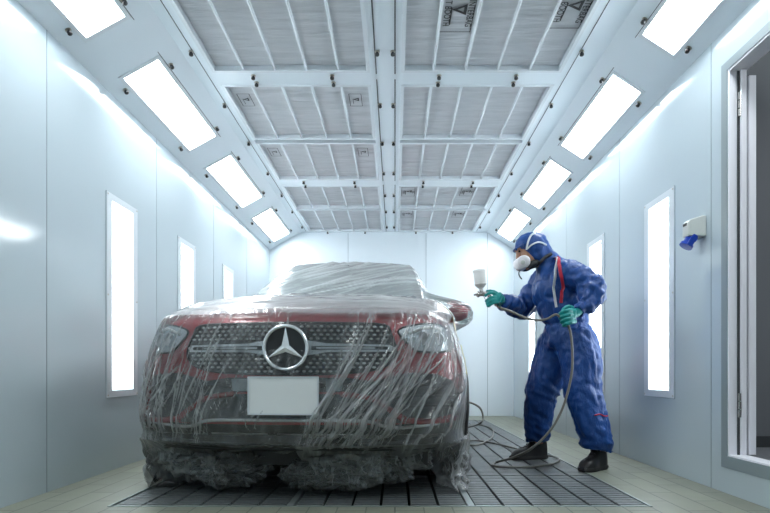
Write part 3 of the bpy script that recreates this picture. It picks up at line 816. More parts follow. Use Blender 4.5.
# ------------------------------------------------------------------ plastic film over the car
def film():
    """surface lofted over the car with taut folds; front part dense"""
    uf = np.concatenate([np.linspace(-11, -8.2, 16)[:-1], np.concatenate([np.linspace(-8.2, -6.8, 40)[:-1], np.linspace(-6.8, 6.8, 701), np.linspace(6.8, 8.2, 40)[1:]]), np.linspace(8.2, 11, 16)[1:]])
    zlow = np.linspace(.0, ZS, 210)
    rows = []; fc = []
    rnd = random.Random(5)
    def ndisp(p, sc, seed): return noise.noise(Vector((p[0] * sc + seed, p[1] * sc, p[2] * sc)))
    n = len(uf)
    P = []
    KIND = []
    for z in zlow:
        r = []
        for u in uf:
            p = lower_pt(u, max(z, .36))
            p = p.copy(); p[2] = z
            r.append(p)
        P.append(r); KIND.append(z)
    for t in np.linspace(0, 1, 50)[1:]:
        P.append([up_pt(u, t) for u in uf]); KIND.append(1 + t)
    for t in np.linspace(0, 1, 50)[1:]:
        P.append([gh_pt(u, t) for u in uf]); KIND.append(2 + t)
    for t in np.linspace(0, 1, 14)[1:]:
        P.append([roof_pt(u, t) for u in uf]); KIND.append(3 + t)
    P = np.array(P)
    # film bridges the cowl and the shoulders: relax rows lightly along v
    Q = P.copy(); i0 = len(zlow)
    for it_ in range(60):
        Q[i0 + 10:-2] = .5 * Q[i0 + 10:-2] + .25 * (Q[i0 + 9:-3] + Q[i0 + 11:-1])
    P = np.where(Q[..., 2:3] >= P[..., 2:3] - .0, Q, P)
    # normals
    du = np.gradient(P, axis=1); dv = np.gradient(P, axis=0)
    Nn = np.cross(du, dv); ln = np.linalg.norm(Nn, axis=2, keepdims=True); Nn = Nn / np.maximum(ln, 1e-9)
    # orient outwards
    ctr = np.array([0, 2.3, .6]); s = np.sum(Nn * (P - ctr), axis=2, keepdims=True); Nn = np.where(s < 0, -Nn, Nn)
    # u arc length coordinate on the front
    seg = np.linalg.norm(np.diff(P[125], axis=0), axis=1); arc = np.concatenate([[0], np.cumsum(seg)]); arc -= arc[n // 2]
    vdist = np.linalg.norm(np.diff(P[:, n // 2], axis=0), axis=1); varc = np.concatenate([[0], np.cumsum(vdist)])
    A, V = np.meshgrid(arc, varc)
    Z = P[..., 2]
    off = np.full(A.shape, .028); fold_glare = np.zeros(A.shape)
    nl = len(zlow)
    # folds: (a0,v0)->(a1,v1), ridge height, width
    lines = []
    def L_(a0, v0, a1, v1, h, w, o): lines.append((a0, v0, a1, v1, h, w, o))
    for k in range(60):   # right front: pulled down towards the floor near the centre-right
        a = rnd.uniform(.05, .42); b = a + rnd.uniform(.28, .62); L_(a, rnd.uniform(.10, .40), b, rnd.uniform(.62, 1.0), rnd.uniform(.004, .014), rnd.uniform(.002, .0055), rnd.uniform(.25, .95))
    for k in range(18):
        a = rnd.uniform(.35, .80); b = a + rnd.uniform(.15, .40); L_(a, rnd.uniform(.20, .45), b, rnd.uniform(.60, .95), rnd.uniform(.006, .02), rnd.uniform(.003, .010), rnd.uniform(.3, .95))
    for k in range(24):   # over the plate side
        a = rnd.uniform(-.02, .22); L_(a, rnd.uniform(.1, .3), a + rnd.uniform(.12, .35), rnd.uniform(.5, .75), .008, rnd.uniform(.002, .006), rnd.uniform(.2, .6))
    for k in range(44):   # left front
        a = rnd.uniform(-1.05, -.45); L_(a, rnd.uniform(.25, .45), a + rnd.uniform(.03, .28), rnd.uniform(.65, .98), rnd.uniform(.004, .012), rnd.uniform(.002, .006), rnd.uniform(.2, .9))
    for k in range(24):
        a = rnd.uniform(-.55, -.10); L_(a, rnd.uniform(.3, .5), a + rnd.uniform(.08, .25), rnd.uniform(.55, .85), .006, rnd.uniform(.0018, .004), rnd.uniform(.15, .6))
    for k in range(40):   # wide faint bands of doubled film
        if k % 2: a = rnd.uniform(-.05, .8); L_(a, rnd.uniform(.12, .35), a + rnd.uniform(.2, .5), rnd.uniform(.6, .98), .010, rnd.uniform(.012, .035), rnd.uniform(.06, .2))
        else: a = rnd.uniform(-1.2, .0); L_(a, rnd.uniform(.2, .4), a + rnd.uniform(-.05, .2), rnd.uniform(.6, .98), .008, rnd.uniform(.012, .03), rnd.uniform(.06, .18))
    for k in range(70):   # hair-thin creases
        a = rnd.uniform(-1.15, .95); q = rnd.uniform(.15, .8); L_(a, q, a + rnd.uniform(.03, .22) * (1.4 if a > 0 else .8), q + rnd.uniform(.12, .32), .003, rnd.uniform(.0014, .0026), rnd.uniform(.3, .8))
    for k in range(26):   # rays around the badge
        ph = rnd.uniform(PI * 1.02, PI * 1.98) if k % 3 else rnd.uniform(0, PI); r0 = rnd.uniform(.03, .05); r1 = rnd.uniform(.10, .19)
        L_(r0 * math.cos(ph), .786 + r0 * math.sin(ph), r1 * math.cos(ph), .786 + r1 * math.sin(ph), .003, .0028, rnd.uniform(.2, .55))
    def capsule(A_, V_, ln_, hh=1.0):
        a0, v0, a1, v1, h, w, o = ln_
        dx, dy = a1 - a0, v1 - v0; L2 = dx * dx + dy * dy
        t = ((A_ - a0) * dx + (V_ - v0) * dy) / L2; tc = np.clip(t, 0, 1)
        wob = .004 * np.sin(t * 5 + a0 * 30)
        d = np.hypot(A_ - (a0 + tc * dx) + wob * (t > 0) * (t < 1), V_ - (v0 + tc * dy))
        env = np.sin(np.clip(t, 0, 1) * PI * .9 + .1) ** .6
        env = np.where((t < -.03) | (t > 1.03), env * .2, env)
        w = w * (.55 + .9 * np.abs(np.sin(t * 7 + a0 * 40)))
        g = np.exp(-(d / w) ** 2)
        return g * np.nan_to_num(env), h, o
    for l in lines:
        g, h, o = capsule(A, V, l)
        m_ = (np.arange(A.shape[0]) < nl + 8)[:, None]
        off += g * h * m_; fold_glare = np.maximum(fold_glare, g * o * m_)
    # hood: long folds running across and back;  v measured from the nose up
    vh0 = varc[nl]; vh1 = varc[nl + 48]; vw1 = varc[nl + 97]
    xs = P[..., 0]; ys = P[..., 1]
    for k in range(26):
        y0 = rnd.uniform(.05, 1.1); x0 = rnd.uniform(-.9, .3); L2_ = rnd.uniform(.4, 1.2); sl = rnd.uniform(-.25, .5)
        d = np.abs(ys - (y0 + sl * (xs - x0))) ; t = (xs - x0) / L2_
        g = np.exp(-(d / rnd.uniform(.008, .02)) ** 2) * np.where((t > 0) & (t < 1), np.sin(np.clip(t, 0, 1) * PI) ** .5, 0)
        m_ = ((np.arange(A.shape[0]) > nl + 2) & (np.arange(A.shape[0]) < nl + 52))[:, None]
        off += g * .008 * m_; fold_glare = np.maximum(fold_glare, g * rnd.uniform(.2, .5) * m_)
    # windscreen: diagonal sweeps from lower left to upper right
    for k in range(34):
        z0 = rnd.uniform(1.10, 1.48); x0 = rnd.uniform(-.75, .1); L2_ = rnd.uniform(.35, .9); sl = rnd.uniform(.16, .55)
        t = (xs - x0) / L2_
        d = np.abs(Z - (z0 + sl * (xs - x0) + .05 * np.clip(t, 0, 1) ** 2))
        w = rnd.uniform(.005, .013)
        g = np.exp(-(d / w) ** 2) * np.where((t > 0) & (t < 1), np.sin(np.clip(t, 0, 1) * PI) ** .5, 0)
        m_ = ((np.arange(A.shape[0]) > nl + 44) & (np.arange(A.shape[0]) < nl + 101))[:, None]
        off += g * .004 * m_; fold_glare = np.maximum(fold_glare, g * rnd.uniform(.3, .95) * m_)
    # general waviness and crumple near the bottom
    H = np.zeros(A.shape); C1 = np.zeros(A.shape)
    for j in range(A.shape[0]):
        for i in range(A.shape[1]):
            a, v = A[j, i], V[j, i]
            H[j, i] = noise.noise(Vector((a * 3.0 - v * 1.6, v * 1.5, 3.3)))
            if v < .62:
                q = Vector((a * 5, v * 6, 7.7 + (ys[j, i] * 2)))
                C1[j, i] = (abs(noise.noise(q)) + .42 * abs(noise.noise(q * 2.1)) + .05 * abs(noise.noise(q * 4.7)) + .06)
    off += (.010 * H + .008) * np.where(Z > 1.15, .12, 1.0) - .018 * np.clip((Z - 1.2) / .2, 0, 1)
    bot = np.clip((.33 - Z) / .33, 0, 1) * (np.arange(A.shape[0]) < nl)[:, None]
    # crumple ring
    cr = np.clip((.34 - Z) / .22, 0, 1) * (np.arange(A.shape[0]) < nl)[:, None]
    off += cr * (C1 - .40) * .10
    fold_glare = np.maximum(fold_glare, cr * np.clip(.48 - C1 * 1.5, 0, .5)) + cr * .06
    # side flare left: loose bulges near the left front corner, tuck under at the nose
    leftb = np.exp(-((A + 1.12) / .28) ** 2); rightb = np.exp(-((A - 1.15) / .25) ** 2)
    off += leftb * (.035 * np.clip((.62 - Z) / .25, 0, 1) + .03 * bot)
    side = np.clip((np.abs(A) - .72) / .22, 0, 1)
    rowi = np.arange(A.shape[0])[:, None]
    hood = np.clip((rowi - nl + 1) / 3, 0, 1) * (rowi < nl + 56) * np.clip((1.55 - ys) / .25, 0, 1)  # hood mask: glare painted in as extra film whiteness
    fold_glare = fold_glare + hood * (.40 + .25 * H) + .14 * (rowi >= nl + 50)
    fold_glare = np.clip(fold_glare + .22 * leftb * np.clip((.75 - Z) / .3, 0, 1) * (np.arange(A.shape[0]) < nl)[:, None] + .10 * rightb * bot + .24 * np.clip((-A - .92) / .15, 0, 1) + .06 * np.clip((A - .95) / .15, 0, 1), 0, 1)  # left edge whitened too, painting in its grazing glare
    off -= .018 * np.clip((np.abs(A) - .8) / .2, 0, 1) * (rowi < nl + 3) * (Z > .3)
    PP = P + Nn * off[..., None]
    # tuck under the nose to reach the floor behind the lip
    tk = np.clip((.30 - Z) / .30, 0, 1) ** .8 * (np.arange(A.shape[0]) < nl)[:, None]
    PP[..., 1] += tk * (1 - side) * .60 + tk * side * .05
    PP[..., 0] *= 1 - .03 * tk * side
    # low skirt bulge: bundle rolls
    # film tented over the door mirrors
    for s in (-1, 1):
        g = np.exp(-((PP[..., 1] - 1.76) / .17) ** 4 - ((PP[..., 2] - 1.13) / .125) ** 4) * (PP[..., 0] * s > .4)
        tx = s * (1.035 + .012 * H)
        PP[..., 0] = PP[..., 0] * (1 - g) + tx * g
        fold_glare = np.clip(fold_glare + .16 * g * (1 - g) * 4 * .5 + .04 * g, 0, 1)
    for s in (-1, 1):
        c = np.array([s * .92, 1.78, 1.14]); rad = np.array([.105, .08, .088])
        d = (PP - c) / rad; dl = np.linalg.norm(d, axis=2, keepdims=True)
        w = np.clip(1.8 - dl, 0, .8) / .8
        tgt = c + d / np.maximum(dl, 1e-3) * rad
        PP = np.where((dl < 1.0), tgt, PP)
    PP[..., 2] = np.maximum(PP[..., 2], .006 + .012 * np.abs(C1))
    vs = PP.reshape(-1, 3)
    nr, nc = A.shape
    # the skirt is gathered up under the nose, leaving a dark gap left of the middle
    fs = []
    for j in range(nr - 1):
        for i in range(nc - 1):
            a = A[j, i]; z = Z[j, i]
            if j < nl and -.80 < a < .78:
                lim = (.25 if -.45 < a < .02 else .15) + .035 * noise.noise(Vector((a * 8, 0, 0))) - .10 * max(0, (abs(a) - .6) / .2)
                if z < lim: continue
            q = j * nc + i; fs.append((q, q + 1, q + nc + 1, q + nc))
    me = bpy.data.meshes.new('masking_film'); me.from_pydata(vs.tolist(), [], fs)
    fold_glare = np.clip(fold_glare, 0, 1); f_at = list(fold_glare.reshape(-1)); fcx = np.stack([A - .35 * V * np.sign(A + .05) * 1.0, V, np.zeros(A.shape)], axis=-1).reshape(-1, 3)
    # windscreen streaks follow the diagonal
    m2 = (np.arange(nr) > nl + 49)
    fx = fcx.reshape(nr, nc, 3); fx[m2, :, 0] = (Z * 1.0 - .33 * xs)[m2] * 1.2 + 3; fx[m2, :, 1] = (xs + .3 * Z)[m2]
    m3 = (np.arange(nr) > nl + 2) & (np.arange(nr) <= nl + 49); fx[m3, :, 0] = (ys - .25 * xs)[m3] * .5 + 1; fx[m3, :, 1] = xs[m3] * .8
    fcx = fx.reshape(-1, 3)
    # crumpled bundles lying on the floor
    def bundle(c, rad, seed, amp=.30, op=.16, sub=5):
        bm = bmesh.new(); bmesh.ops.create_icosphere(bm, subdivisions=sub, radius=1)
        out = []; o = []
        for v in bm.verts:
            d = v.co.copy(); q = d * 1.6 + Vector((seed * 3.1, seed, 0))
            q = q + .6 * noise.noise_vector(q * .9)
            n1 = abs(noise.noise(q * 1.1)); n2 = abs(noise.noise(q * 2.6)); n3 = abs(noise.noise(q * 6.0)); n4 = abs(noise.noise(q * 12.0))
            k = 1 + amp * (-2.0 * n1 - .55 * n2 - .06 * n3 + .5)
            p = Vector((c[0] + d.x * rad[0] * k, c[1] + d.y * rad[1] * k, max(.008, c[2] + d.z * rad[2] * k)))
            out.append(tuple(p)); o.append(op + 1.6 * max(0, .05 - n2) * 3 + 1.2 * max(0, .05 - n1) * 4)
        bm.verts.index_update(); fcs = [tuple(v.index for v in f.verts) for f in bm.faces]; bm.free()
        return out, fcs, o
    extra = [((.24, .22, .16), (.23, .11, .12), 1, .45, .24), ((.03, .26, .11), (.13, .08, .08), 2, .45, .18), ((.48, .32, .19), (.22, .11, .12), 3, .45, .22),
             ((-.40, .28, .14), (.22, .11, .11), 4, .45, .16), ((-.60, .34, .19), (.20, .13, .13), 5, .45, .26), ((-.80, .50, .20), (.13, .20, .18), 6, .4, .36), ((-.96, .92, .12), (.09, .20, .13), 7, .4, .45),
             ((.84, .80, .14), (.08, .26, .14), 9, .4, .14)]
    V_ = [tuple(v) for v in vs]; F_ = list(fs); fa = list(f_at); fcc = [tuple(v) for v in fcx]
    for e in extra:
        o_, ff_, oo = bundle(*e); b0 = len(V_); V_ += o_; F_ += [tuple(i + b0 for i in f) for f in ff_]; fa += oo; fcc += [(p[0] * .3, p[2] * 1.2, 0) for p in o_]
    me = bpy.data.meshes.new('masking_film'); me.from_pydata(V_, [], F_)
    me.polygons.foreach_set('use_smooth', [True] * len(me.polygons))
    at = me.attributes.new('fold_glare', 'FLOAT', 'POINT'); at.data.foreach_set('value', np.array(fa, dtype=np.float32))
    at = me.attributes.new('fcoord', 'FLOAT_VECTOR', 'POINT'); at.data.foreach_set('vector', np.array(fcc, dtype=np.float32).reshape(-1))
    me.materials.append(M['film']); me.update()
    root = empty('plastic_sheet', CAR_LOC, YAW)
    o = bpy.data.objects.new('film', me); COL.objects.link(o); o.parent = root
    # tape along the right shoulder, and a cap of yellow tape
    def tape(pts, w, name, mat, nr_):
        mb = MB(); cs = catmull(pts, 6)
        vs = []; fs = []
        for i, p in enumerate(cs):
            k_ = min(i / 6, len(nr_) - 1.001); d = nr_[int(k_)].lerp(nr_[int(k_) + 1], k_ % 1).normalized()
            ww = w * (1 + .5 * noise.noise(Vector((i * .7, 1, 2))))
            sdir = (cs[min(i + 1, len(cs) - 1)] - cs[max(i - 1, 0)]).normalized().cross(d).normalized()
            q = p + d * (.004 * noise.noise(Vector((i * .5, 5, 0))))
            vs += [q - sdir * ww, q + sdir * ww, q + sdir * ww + d * .0015, q - sdir * ww + d * .0015]
        for i in range(len(cs) - 1):
            for k in range(4): fs.append((i * 4 + k, i * 4 + (k + 1) % 4, (i + 1) * 4 + (k + 1) % 4, (i + 1) * 4 + k))
        mb.add(vs, fs); return mb.build(name, mat, root)
    from mathutils.bvhtree import BVHTree
    fb = BVHTree.FromPolygons(V_, F_[:len(fs)])
    NRM = []
    def on_film(x, y, z):
        c = Vector((.3, 1.6, .7)); p = Vector((x, y, z)); d = (c - p).normalized()
        h = fb.ray_cast(p - d * .3, d, 2.0); NRM.append(h[1] if h[1].dot(d) < 0 else -h[1]); return h[0] - d * .006
    tape([on_film(*p) for p in ((.66, 1.15, 1.3), (.76, .85, 1.2), (.84, .60, 1.12), (.92, .42, 1.02), (.98, .38, .93), (1.0, .38, .88))], .024, 'masking_tape', M['tape'], NRM)
    NRM.clear()
    tape([on_film(*p) for p in ((1.0, .42, .84), (1.0, .42, .78), (1.0, .43, .71), (1.0, .43, .65))], .022, 'yellow_tape', M['ytape'], NRM)['label'] = 'yellow tape on the film'
    tag(root, 'clear crumpled masking film draped over the red car down to the floor', 'plastic sheet')
    return root
film()

# ------------------------------------------------------------------ painter
def remeshed(mb, voxel, smooth_it=6, name='tmp'):
    o = mb.build(name, [], None)
    r = o.modifiers.new('r', 'REMESH'); r.mode = 'VOXEL'; r.voxel_size = voxel
    s = o.modifiers.new('s', 'SMOOTH'); s.factor = .5; s.iterations = smooth_it
    dg = bpy.context.evaluated_depsgraph_get(); bpy.context.view_layer.update()
    me = bpy.data.meshes.new_from_object(o.evaluated_get(dg))
    bpy.data.objects.remove(o)
    return me
def place_mesh(me, name, mat, parent, org, disp=None):
    n = len(me.vertices); co = np.empty(n * 3); me.vertices.foreach_get('co', co); co = co.reshape(-1, 3)
    if disp is not None:
        no = np.array([tuple(v.normal) for v in me.vertices])
        d = np.array([disp(Vector(c)) for c in co]); co = co + no * d[:, None]
    co = co - np.array(org); me.vertices.foreach_set('co', co.reshape(-1))
    me.polygons.foreach_set('use_smooth', [True] * len(me.polygons)); me.materials.clear(); me.materials.append(mat); me.update(); me.name = name
    o = bpy.data.objects.new(name, me); COL.objects.link(o); o.parent = parent; return o

PB = Vector((1.26, 4.12, 0))
painter = empty('person', PB)
tag(painter, 'person in blue hooded coverall, white respirator and teal gloves, leaning forward with a spray gun', 'person')
V3 = Vector
# joints
HEAD = V3((.975, 4.14, 1.545)); NECK = V3((1.09, 4.14, 1.455)); CHEST = V3((1.17, 4.15, 1.27)); WAIST = V3((1.24, 4.13, 1.03)); HIP = V3((1.255, 4.13, .90))
SHL = V3((1.185, 3.95, 1.365)); ELL = V3((1.352, 3.85, 1.205)); WRL = V3((1.225, 3.80, 1.075)); HDL = V3((1.135, 3.775, 1.035))
SHR = V3((1.12, 4.34, 1.36)); ELR = V3((.99, 4.38, 1.165)); WRR = V3((.775, 4.17, 1.185))
HPL = V3((1.275, 4.04, .88)); KNL = V3((1.325, 3.98, .50)); ANL = V3((1.395, 3.91, .12))
HPR = V3((1.21, 4.24, .88)); KNR = V3((1.105, 4.32, .49)); ANR = V3((1.10, 4.39, .12))

# body: head with face, torso and limbs under the clothes
mb = MB()
fd = V3((-.86, -.10, -.42)).normalized(); ud = V3((-.42, 0, .9)); ud = (ud - fd * ud.dot(fd)).normalized(); sd = fd.cross(ud).normalized()
HR = Matrix((sd, -fd, ud)).transposed()   # local x side, -y forward, z up
def H(x, f, z): return HEAD + sd * x + fd * f + ud * z
mb.ell(H(0, -.012, .025), (.074, .094, .090), HR, seg=24, rings=16)
mb.ell(H(0, .012, -.045), (.056, .072, .070), HR, seg=24, rings=14)
mb.tube([H(0, .076, .040), H(0, .098, .0), H(0, .106, -.018)], [.010, .014, .017], 10)      # nose
for s in (-1, 1):
    mb.ell(H(s * .030, .074, .046), (.024, .014, .010), HR); mb.ell(H(s * .040, .062, -.012), (.022, .022, .022), HR); mb.ell(H(s * .076, -.01, .0), (.010, .02, .03), HR)
mb.ell(H(0, .078, -.060), (.026, .014, .012), HR); mb.ell(H(0, .068, -.100), (.026, .020, .018), HR)
mb.tube([HEAD + V3((.04, 0, -.05)), NECK, CHEST], [.055, .058, .09], 16)
mb.tube([CHEST + V3((-.02, 0, .10)), CHEST, WAIST, HIP], [.09, .125, .115, .13], 18)
for c in ([SHL, ELL, WRL], [SHR, ELR, WRR]): mb.tube([CHEST + V3((0, 0, .08))] + c, [.07, .052, .042, .030], 14)
for c in ([HPL, KNL, ANL], [HPR, KNR, ANR]): mb.tube([HIP] + c, [.10, .085, .058, .042], 14)
body = place_mesh(remeshed(mb, .0075, 3), 'body', M['skin'], painter, PB)
for s in (-1, 1):
    mb = MB(); mb.ell(H(s * .031, .080, .026), (.012, .009, .008), HR); mb.build('eye', M['eye'], body, PB, smooth=True)

# coverall
def sleeve(pts, rad, n=6):
    cs = catmull(pts, n); rr = np.interp(np.linspace(0, 1, len(cs)), np.linspace(0, 1, len(rad)), rad); return cs, list(rr)
mb = MB()
def tub(pts, rad, seg=20, flat=1.0):
    a, b = sleeve(pts, rad); mb.tube(a, b, seg, flat=flat)
tub([HPL + V3((0, .02, .06)), HPL, (HPL + KNL) / 2 + V3((.01, -.01, 0)), KNL, (KNL + ANL) / 2, ANL + V3((0, 0, .05)), ANL + V3((-.005, 0, .005))], [.14, .148, .140, .130, .120, .108, .104])
tub([HPR + V3((.03, -.02, .06)), HPR, (HPR + KNR) / 2, KNR, (KNR + ANR) / 2, ANR + V3((0, 0, .055)), ANR + V3((0, 0, .015))], [.14, .145, .138, .128, .110, .100, .096])
tub([HIP + V3((0, 0, -.06)), HIP, WAIST, WAIST * .5 + CHEST * .5 + V3((.01, 0, 0)), CHEST, CHEST + V3((-.03, 0, .10)), NECK + V3((.01, 0, 0))], [.155, .175, .158, .178, .178, .15, .085])
for s, a in ((-1, SHL), (1, SHR)): mb.ell(a + V3((.0, -s * .015, -.02)), (.088, .085, .09))
mb.ell(CHEST + V3((.075, -.06, .07)), (.11, .17, .12)); mb.ell(CHEST + V3((.085, .08, .05)), (.10, .12, .12))
tub([SHL + V3((-.01, .05, .0)), SHL + V3((.02, 0, -.01)), SHL * .45 + ELL * .55 + V3((.01, 0, .01)), ELL + V3((-.02, 0, .0)), ELL * .5 + WRL * .5 + V3((0, 0, -.01)), WRL + V3((-.005, 0, -.005))], [.10, .100, .100, .098, .078, .050])
tub([SHR + V3((.03, -.05, 0)), SHR, SHR * .5 + ELR * .5, ELR, ELR * .5 + WRR * .5 + V3((0, 0, -.012)), WRR + V3((.01, 0, 0))], [.10, .095, .09, .088, .074, .048])
# hood
mb.ell(H(0, -.022, .052), (.100, .112, .078), HR, seg=26, rings=18)
mb.ell(H(0, -.045, .016), (.104, .108, .104), HR, seg=26, rings=18)
mb.ell(H(0, -.055, -.045), (.102, .095, .098), HR, seg=24, rings=14)
tub([H(0, -.06, -.08), NECK + V3((.0, 0, .03)), CHEST + V3((0, 0, .12))], [.088, .09, .12])
ms = remeshed(mb, .0125, 5)
sm2 = None
def seg_d(p, a, b):
    ab = b - a; t = max(0, min(1, (p - a).dot(ab) / ab.dot(ab))); return (p - (a + ab * t)).length, t
def wrinkle(p):
    # broad cloth folds plus bunching at joints
    w = 0
    q = V3((p.x * 5, p.y * 5, p.z * 3)); w += .016 * noise.noise(q)
    if p.z < .95:   # trouser legs: long diagonal creases and ring folds over the shoe
        r = abs(noise.noise(V3((p.x * 11 + p.z * 5, p.y * 11, p.z * 3.2)))); w -= .020 * max(0, .30 - r)
        k = math.exp(-((p.z - .16) / .10) ** 2) + .7 * math.exp(-((p.z - .50) / .13) ** 2)
        r = abs(noise.noise(V3((p.x * 4, p.y * 4, p.z * 17 + p.x * 7)))); w += .024 * k * (.22 - r)
        if p.z > .68: r = abs(noise.noise(V3((p.x * 17, p.y * 17, p.z * 3)))); w += .018 * (.22 - r) * (p.z - .68) / .25
    else:
        r = abs(noise.noise(V3((p.x * 8 - p.z * 7, p.y * 7, p.z * 9 + p.x * 4)))); w -= .026 * max(0, .28 - r)
        k = math.exp(-((p.z - 1.02) / .05) ** 2); r = abs(noise.noise(V3((p.x * 20, p.y * 20, p.z * 5)))); w += .020 * k * (.2 - r) - .012 * math.exp(-((p.z - 1.015 - .02*noise.noise(V3((p.x*8,p.y*8,0)))) / .012) ** 2) * (1 if p.x > 1.08 and p.y > 3.9 else 0)
    for a, b, c in ((SHL, ELL, WRL), (SHR, ELR, WRR)):
        d, t = seg_d(p, b, c)
        if d < .14:
            ax = (c - b).normalized(); s_ = (p - b).dot(ax); r = math.sin(s_ * 75 + 5 * noise.noise(p * 9)); w += .0075 * r * max(0, 1 - d / .14) * 1.4
        d, t = seg_d(p, a, b)
        if d < .14:
            ax = (b - a).normalized(); s_ = (p - a).dot(ax); w += .006 * math.sin(s_ * 55 + 6 * noise.noise(p * 7)) * max(0, t)
    if p.z > 1.47 and p.x < 1.06: w = w * .45 + .004 * noise.noise(p * 30)
    w += .004 * noise.noise(p * 28)
    return w * 1.5
cov = place_mesh(ms, 'coverall', M['blue'], painter, PB, wrinkle)
from mathutils.bvhtree import BVHTree
bpy.context.view_layer.update()
bv = BVHTree.FromPolygons([tuple(V3(v.co) + PB) for v in cov.data.vertices], [tuple(p.vertices) for p in cov.data.polygons])
def stripe(pts, w, name, mat, off=.003, view=V3((0, -1, 0)), par=None):
    """cloth tape laid on the coverall: points are dropped on it along the given direction"""
    cs = catmull([V3(p) for p in pts], 8); L = []; 
    for i, p in enumerate(cs):
        t = (cs[min(i + 1, len(cs) - 1)] - cs[max(i - 1, 0)]).normalized(); sdv = t.cross(view).normalized()
        row = []
        for k in (-1, 0, 1):
            q = p + sdv * w * k; hit = bv.ray_cast(q + view * .6, -view, 1.2)
            row.append((hit[0] + view * off) if hit[0] is not None else q)
        L.append(row)
    ys_ = [min(q.y for rr_ in L[max(0, i - 2):i + 3] for q in rr_) for i in range(len(L))]
    L = [[V3((q.x, ys_[i], q.z)) for q in rw] for i, rw in enumerate(L)]
    m_ = MB(); vs = [q for r in L for q in r] + [q - view * .004 for r in L for q in r]; n = len(L) * 3
    fs = []
    for i in range(len(L) - 1):
        for k in range(2): a = i * 3 + k; fs += [(a, a + 1, a + 4, a + 3), (a + n, a + n + 3, a + n + 4, a + n + 1)]
        fs += [(i * 3, i * 3 + 3, i * 3 + 3 + n, i * 3 + n), (i * 3 + 2, i * 3 + 2 + n, i * 3 + 5 + n, i * 3 + 5)]
    m_.add(vs, fs); return m_.build(name, mat, par or cov, PB, smooth=True)
def px(x, y, d): return V3(((x - 395) * d / 570, d, .66 - (y - 373) * d / 570))
stripe([px(552, 259, 4.1), px(548, 275, 4.1), px(549, 292, 4.1), px(552, 309, 4.1)], .0085, 'white_stripe', M['stripew'])
stripe([px(557, 258, 4.1), px(551, 266, 4.1), px(552, 280, 4.1), px(556, 292, 4.1), px(556, 305, 4.1)], .011, 'red_stripe', M['striper'])
stripe([px(588, 414, 3.95), px(594, 413, 3.95), px(599, 415, 3.95), px(604, 415, 3.95)], .004, 'red_knee_trim', M['striper'])
# hood brim
mb = MB()
vs = []; NB = 14
for k in range(NB + 1):
    a = -1.15 + 2.3 * k / NB
    for (rx, ff, zz_) in ((.088, .066, .070), (.098, .100, .060), (.096, .102, .053), (.084, .064, .062)):
        vs.append(H(rx * math.sin(a), ff * (.35 + .65 * math.cos(a)) if True else 0, zz_ - .022 * (1 - math.cos(a))))
fs = [(k * 4 + j, k * 4 + (j + 1) % 4, (k + 1) * 4 + (j + 1) % 4, (k + 1) * 4 + j) for k in range(NB) for j in range(4)]
mb.add(vs, fs); mb.build('hood_brim', M['blue'], cov, PB, smooth=True)
# respirator
mb = MB()
mb.ell(H(0, .100, -.058), (.050, .044, .050), HR, seg=22, rings=14)
res = mb.build('respirator', M['mask'], painter, PB, smooth=True)
for s in (-1, 1):
    mb = MB(); R = rot_to((sd * s * .75 + fd * .62 - ud * .15))
    mb.lathe([(.038, -.028), (.044, -.004), (.047, .014), (.044, .026), (.034, .032), (.0001, .034)], 28, H(s * .050, .088, -.055), R)
    mb.build('filter_cartridge', M['mask'], res, PB, smooth=True, auto=60)
    mb = MB(); mb.lathe([(.016, .033), (.016, .038), (.012, .039), (.0001, .039)], 18, H(s * .050, .088, -.055), R); mb.build('filter_hub', M['socketw'], res, PB, smooth=True, auto=40)
    mb = MB(); mb.ell(H(s * .058, .042, -.098), (.026, .050, .024), HR); mb.build('face_seal', M['maskdark'], res, PB, smooth=True)
mb = MB(); mb.tube(catmull([H(.01, .118, -.095), H(.005, .140, -.108), H(0, .148, -.135), H(0, .142, -.160)], 4), [.006] * 13, 6, flat=.5); mb.build('hanging_strap', M['maskdark'], res, PB, smooth=True)
# straps round the hood
def hood_strap(n, c, a0, a1, w, mat, name, ex):
    pts = []
    for k in range(25):
        a = a0 + (a1 - a0) * k / 24; pts.append((n, a))
    return pts
def ring_on_hood(axis, through, w, name, mat, a0=0, a1=2 * PI):
    """band round the hood in the plane through a point, dropped on the coverall"""
    ax = axis.normalized(); e1 = ax.orthogonal().normalized(); e2 = ax.cross(e1); rows = []
    N_ = 44
    for k in range(N_ + 1):
        a = a0 + (a1 - a0) * k / N_; d = e1 * math.cos(a) + e2 * math.sin(a); r = []
        for q in (-w, 0, w):
            o_ = through + ax * q; hit = bv.ray_cast(o_ + d * .3, -d, .3)
            if hit[0] is None: r.append(o_ + d * .1)
            else: r.append(hit[0] + d * .004)
        rows.append(r)
    m_ = MB(); vs = [p for r in rows for p in r]; fs = [(i * 3 + k, i * 3 + k + 1, i * 3 + k + 4, i * 3 + k + 3) for i in range(N_) for k in range(2)]
    m_.add(vs, fs); o = m_.build(name, mat, res, PB, smooth=True); so = o.modifiers.new('s', 'SOLIDIFY'); so.thickness = .003; return o
HV = V3((0, -1, 0))
stripe([px(534, 234.0, 4.1), px(529.5, 237, 4.1), px(526.5, 243, 4.1), px(525, 251, 4.1)], .0065, 'head_strap', M['stripew'], .005, HV, res)
stripe([px(526, 250, 4.1), px(530, 246.5, 4.1), px(537, 244, 4.1), px(545, 246.5, 4.1)], .0055, 'head_strap', M['stripew'], .005, HV, res)
stripe([px(530, 268, 4.1), px(537, 265, 4.1), px(543, 259, 4.1), px(550, 255, 4.1)], .011, 'neck_strap', M['maskdark'], .005, HV, res)

